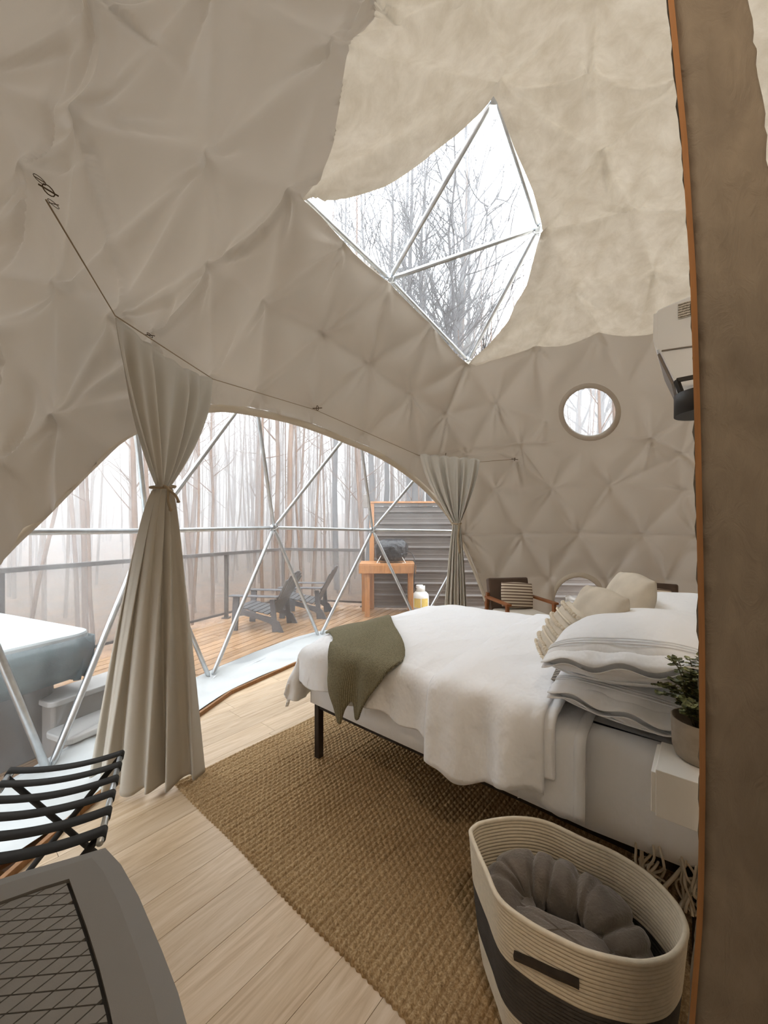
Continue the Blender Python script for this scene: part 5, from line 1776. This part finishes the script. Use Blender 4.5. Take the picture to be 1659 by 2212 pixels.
# plush blanket rolled into the basket
def plush():
    root = thing('plush_blanket', 'grey plush blanket bundled into the rope basket', 'blanket', (bctr[0], bctr[1], 0.12))
    e1 = np.array([0.845, -0.535]); e2 = np.array([0.535, 0.845])
    def W(a, b, z): 
        p = bctr[:2] + e1 * a + e2 * b
        return (p[0], p[1], z)
    # big roll that follows the back of the basket
    path = smooth_line([W(-0.12, -0.09, 0.24), W(-0.185, -0.01, 0.29), W(-0.17, 0.06, 0.31), W(-0.09, 0.095, 0.325), W(0.01, 0.09, 0.33), W(0.10, 0.065, 0.32), W(0.165, 0.01, 0.29), W(0.155, -0.06, 0.24)], 14)
    n = len(path); P = []
    M_ = 34
    for i, p in enumerate(path):
        p = np.array(p); t = i / (n - 1)
        q = np.array(path[min(i + 1, n - 1)]) - np.array(path[max(i - 1, 0)]); q /= np.linalg.norm(q)
        s = np.cross(q, [0, 0, 1]); s /= np.linalg.norm(s); u = np.cross(s, q)
        r0_ = 0.078 * (0.6 + 0.4 * math.sin(math.pi * t) ** 0.5)
        if t < 0.04: r0_ *= t / 0.04 + 0.02
        if t > 0.96: r0_ *= (1 - t) / 0.04 + 0.02
        row = []
        for k in range(M_ + 1):
            a = 2 * math.pi * (k % M_) / M_
            cr = 0.0
            for tc2, w_, dep in ((0.18, 0.016, .20), (0.27, 0.012, .16), (0.40, 0.013, .26), (0.47, 0.010, .20), (0.60, 0.016, .30), (0.66, .010, .15), (0.76, 0.014, .30), (0.86, 0.012, .2)):
                tt = t + 0.022 * math.sin(a * 1.0 + tc2 * 20)
                cr += dep * math.exp(-((tt - tc2) / w_) ** 2)
            r_ = r0_ * (1 - cr + 0.05 * math.sin(3 * a + 9 * t) + 0.03 * math.sin(7 * a + 31 * t))
            row.append(tuple(p + (s * math.cos(a) + u * math.sin(a)) * r_))
        P.append(row)
    build('roll', MB().grid(P), 'plush', parent=root, smooth=True, world=True)
    # front lobe and right flap, inner filling
    def lobe(c, rx, ry, rz_, ang, seed, amp=0.05):
        mbx = lumpy(0, 0, 0, rx, ry, rz_, seed, 56, 40, amp=amp)
        ca, sa = math.cos(ang), math.sin(ang)
        o_ = W(*c)
        mbx.v = [(o_[0] + (x * ca - y * sa), o_[1] + (x * sa + y * ca), o_[2] + z) for x, y, z in mbx.v]
        return mbx
    a0 = math.atan2(e1[1], e1[0])
    build('front_fold', lobe((-0.01, -0.060, 0.275), 0.140, 0.062, 0.066, a0 + 0.12, 4, 0.035), 'plush', parent=root, smooth=True, world=True)
    build('side_fold', lobe((-0.135, -0.02, 0.25), 0.055, 0.075, 0.072, a0 + 0.3, 9, 0.05), 'plush', parent=root, smooth=True, world=True)
    build('side_fold', lobe((0.125, -0.03, 0.235), 0.085, 0.072, 0.09, a0 - 0.5, 6, 0.05), 'plush', parent=root, smooth=True, world=True)
    build('filling', lobe((0.0, 0.0, 0.16), 0.20, 0.115, 0.10, a0, 2, 0.03), 'plush', parent=root, smooth=True, world=True)
plush()

# ------------------------------------------------------------------ luggage rack
def rack():
    A0 = floor_pt(262, 1627, 0.5); A1 = floor_pt(216, 1822, 0.5)
    B0 = floor_pt(27, 1664, 0.5)
    d = (A1 - A0)[:2]; L = np.linalg.norm(d); d /= L
    B1 = np.array([*(B0[:2] + d * L), 0.5])
    root = thing('luggage_rack', 'folding luggage rack with black webbing straps on the floor by the curtain', 'luggage rack', (*((A0 + B1)[:2] / 2), 0))
    def nrm(p, q): return Vector(p), Vector(q)
    build('top_rail', MB().tube([A0, A1], 0.0105, 12), 'galv', parent=root, smooth=True, world=True, label='chrome top rail')
    build('top_rail', MB().tube([B0, B1], 0.0105, 12), 'galv', parent=root, smooth=True, world=True, label='chrome top rail')
    D3 = np.array([d[0], d[1], 0]); 
    for s, (t, w) in enumerate(((0.035, 0.046), (0.205, 0.046), (0.385, 0.047), (0.56, 0.048), (0.74, 0.050), (0.925, 0.052))):
        a = A0 + D3 * L * t; b = B0 + D3 * L * t
        pts = []
        for i in range(21):
            q = i / 20; p = a * (1 - q) + b * q; p = p + np.array([0, 0, 0.011 - 0.022 * 4 * q * (1 - q)])
            pts.append(p)
        rows = [[tuple(p - D3 * w / 2), tuple(p + D3 * w / 2)] for p in pts]
        # wrap round both rails
        def wrap(c, sgn):
            out = []
            side = (b - a) / np.linalg.norm(b - a)
            for i in range(1, 9):
                an = math.pi / 2 + sgn * 0 + i / 8 * math.pi * 1.2
                pp = c + side * (-sgn) * (-1) * 0.013 * math.cos(an) + np.array([0, 0, 0.013 * math.sin(an)])
                out.append([tuple(pp - D3 * w / 2), tuple(pp + D3 * w / 2)])
            return out
        rows = wrap(a, 1)[::-1] + rows + wrap(b, -1)
        build('strap', MB().grid(rows), 'black_strap', parent=root, solid=0.0025, smooth=True, world=True)
    for t in (0.06, 0.90):
        a = A0 + D3 * L * t; b = B0 + D3 * L * t
        sd = (b - a) / np.linalg.norm(b - a); W_ = np.linalg.norm(b - a)
        fa = a + sd * W_ * 1.0; fa[2] = 0.012; fb = b - sd * W_ * 1.0; fb[2] = 0.012
        build('leg', MB().tube([a, fa], 0.0115, 10), 'black_strap', parent=root, smooth=True, world=True)
        off = D3 * (0.024)
        build('leg', MB().tube([b + off, fb + off], 0.0115, 10), 'black_strap', parent=root, smooth=True, world=True)
    build('floor_bar', MB().tube([A0 * 0 + np.array([*(B0 + D3 * L * 0.06)[:2], 0.012]), np.array([*(B0 + D3 * L * 0.90)[:2], 0.012])], 0.010, 8), 'black_strap', parent=root, world=True)
    build('floor_bar', MB().tube([np.array([*(A0 + D3 * L * 0.06)[:2], 0.012]), np.array([*(A0 + D3 * L * 0.90)[:2], 0.012])], 0.010, 8), 'black_strap', parent=root, world=True)
rack()

# ------------------------------------------------------------------ grey storage box with lattice lid, bottom left
def storage():
    Z = 0.62
    pts = [floor_pt(228, 1822, Z), floor_pt(262, 1858, Z), floor_pt(300, 1925, Z), floor_pt(350, 2040, Z), floor_pt(385, 2130, Z), floor_pt(408, 2212, Z), floor_pt(432, 2330, Z)]
    bl = [floor_pt(150, 1845, Z), floor_pt(60, 1870, Z), floor_pt(-40, 1902, Z), floor_pt(-140, 1935, Z)]
    c0 = pts[0]
    rim = [p[:2] for p in bl[::-1]] + [p[:2] for p in pts]
    d1 = (pts[-1] - pts[0])[:2]; d1 /= np.linalg.norm(d1); d2 = (bl[-1] - pts[0])[:2]; d2 /= np.linalg.norm(d2)
    far = pts[-1][:2] + d2 * 0.42
    rim = rim + [far]
    rim = [np.array(p) for p in rim]
    cen = sum(rim) / len(rim)
    root = thing('storage_bin', 'grey moulded plastic storage bin with a diamond-lattice lid, front left of the rack', 'storage bin', (*cen, 0))
    def inset(poly, d):
        out = []
        n = len(poly)
        for i in range(n):
            a = poly[i - 1]; b = poly[i]; c = poly[(i + 1) % n]
            e1 = (b - a) / np.linalg.norm(b - a); e2 = (c - b) / np.linalg.norm(c - b)
            n1 = np.array([-e1[1], e1[0]]); n2 = np.array([-e2[1], e2[0]])
            area = 0
            m_ = n1 + n2; m_ = m_ / (m_ @ n1 + 1e-6) if m_ @ n1 > 0.3 else m_
            out.append(b + m_ * d)
        return out
    ar = sum(rim[i][0] * rim[(i + 1) % len(rim)][1] - rim[(i + 1) % len(rim)][0] * rim[i][1] for i in range(len(rim)))
    sg = 1 if ar > 0 else -1
    R1 = inset(rim, sg * 0.040); R0_ = rim
    n = len(rim)
    base = [cen + (p - cen) * 0.86 for p in rim]
    lid = MB()
    vs = [(*p, Z - 0.03) for p in R0_] + [(*p, Z - 0.012) for p in R0_] + [(*p, Z) for p in R1]
    fs = [(i, (i + 1) % n, n + (i + 1) % n, n + i) for i in range(n)] + [(n + i, n + (i + 1) % n, 2 * n + (i + 1) % n, 2 * n + i) for i in range(n)]
    # inner opening for the lattice
    ip = [floor_pt(150, 1898, Z)[:2], floor_pt(163, 1935, Z)[:2], floor_pt(187, 2000, Z)[:2], floor_pt(215, 2090, Z)[:2], floor_pt(238, 2180, Z)[:2], floor_pt(250, 2240, Z)[:2], floor_pt(262, 2330, Z)[:2]]
    il = [floor_pt(90, 1916, Z)[:2], floor_pt(0, 1948, Z)[:2], floor_pt(-90, 1985, Z)[:2]]
    hole = [np.array(p) for p in il[::-1] + ip]
    hole.append(hole[-1] + d2 * 0.30)
    # bridge ring: lid top between R1 and hole
    lid.add(vs, fs)
    def resample(poly, m_):
        q = [np.array(p) for p in poly] + [np.array(poly[0])]
        L = [0]
        for i in range(len(q) - 1): L.append(L[-1] + np.linalg.norm(q[i + 1] - q[i]))
        out = []
        for k in range(m_):
            s = L[-1] * k / m_
            i = max(j for j in range(len(L) - 1) if L[j] <= s + 1e-9)
            f = (s - L[i]) / (L[i + 1] - L[i] + 1e-9); out.append(q[i] * (1 - f) + q[i + 1] * f)
        return out
    # match by direction from the centre of the hole
    hc = sum(hole) / len(hole)
    def ray_hit(poly, a):
        d = np.array([math.cos(a), math.sin(a)]); best = None
        for i in range(len(poly)):
            p = poly[i]; q = poly[(i + 1) % len(poly)]; e = q - p
            den = d[0] * e[1] - d[1] * e[0]
            if abs(den) < 1e-9: continue
            w = p - hc; t = (w[0] * e[1] - w[1] * e[0]) / den; s = (w[0] * d[1] - w[1] * d[0]) / den
            if t > 0 and -1e-6 <= s <= 1 + 1e-6 and (best is None or t < best): best = t
        return hc + d * best
    angs = sorted([2 * math.pi * k / 90 for k in range(90)] + [math.atan2(*(p - hc)[::-1]) % (2 * math.pi) for p in R1 + hole])
    A = [ray_hit(R1, a) for a in angs]; B = [ray_hit(hole, a) for a in angs]
    P = [[(*a, Z), (*b, Z), (*b, Z - 0.012)] for a, b in zip(A, B)]
    P.append(P[0])
    lid.grid(P)
    build('lid', lid, 'grey_shell', parent=root, world=True)
    build('recess', MB().add([(*p, Z - 0.011) for p in hole], [tuple(range(len(hole)))]), 'grey_shell_dark', parent=root, world=True)
    body = MB()
    body.add([(*p, 0.0) for p in base] + [(*(cen + (p - cen) * 0.97), Z - 0.025) for p in rim], [(i, (i + 1) % n, n + (i + 1) % n, n + i) for i in range(n)] + [tuple(range(n))])
    build('body', body, 'grey_shell', parent=root, world=True)
    # lattice of raised diamonds, directions taken from the moulded grooves
    g1 = (floor_pt(150, 1990, Z) - floor_pt(10, 1990 + 12, Z))[:2]; g1 /= np.linalg.norm(g1)
    g2 = (floor_pt(120, 1960, Z) - floor_pt(12, 2032, Z))[:2]; g2 /= np.linalg.norm(g2)
    n1 = np.array([-g1[1], g1[0]]); n2 = np.array([-g2[1], g2[0]])
    org = floor_pt(150, 1925, Z)[:2]
    s1, s2 = 0.0297, 0.031; gap = 0.0014
    hp = [tuple(p) for p in inset(hole, sg * 0.006)]
    hp_ccw = hp if sg > 0 else hp[::-1]
    # convex enough clip polygon
    Mx = np.array([n1, n2])
    Mi = np.linalg.inv(Mx)
    cnt_ = 0; extra = MB()
    for i, j in sorted(((i, j) for i in range(-40, 40) for j in range(-40, 40)), key=lambda q: q[0] ** 2 + q[1] ** 2):
        if True:
            cs = []
            for a, b in ((0, 0), (1, 0), (1, 1), (0, 1)):
                t1_ = (i + a) * s1 + (gap if a == 0 else -gap); t2_ = (j + b) * s2 + (gap if b == 0 else -gap)
                cs.append(tuple(org + Mi @ np.array([t1_, t2_])))
            if (cs[1][0] - cs[0][0]) * (cs[2][1] - cs[1][1]) - (cs[1][1] - cs[0][1]) * (cs[2][0] - cs[1][0]) < 0: cs = cs[::-1]
            pl = clip_poly(cs, hp_ccw)
            if len(pl) < 3: continue
            ar_ = abs(sum(pl[k][0] * pl[(k + 1) % len(pl)][1] - pl[(k + 1) % len(pl)][0] * pl[k][1] for k in range(len(pl)))) / 2
            if ar_ < 3e-5: continue
            c = sum(np.array(p) for p in pl) / len(pl)
            if cnt_ >= 290:
                extra.prism([tuple(p) for p in pl], Z - 0.011, Z - 0.004); continue
            build('diamond_tile', MB().prism([tuple(c + (np.array(p) - c) * 1.0) for p in pl], Z - 0.011, Z - 0.004), 'grey_shell', parent=root, world=True); cnt_ += 1
    if extra.f: build('lattice_field', extra, 'grey_shell', parent=root, world=True, kind='stuff')
storage()
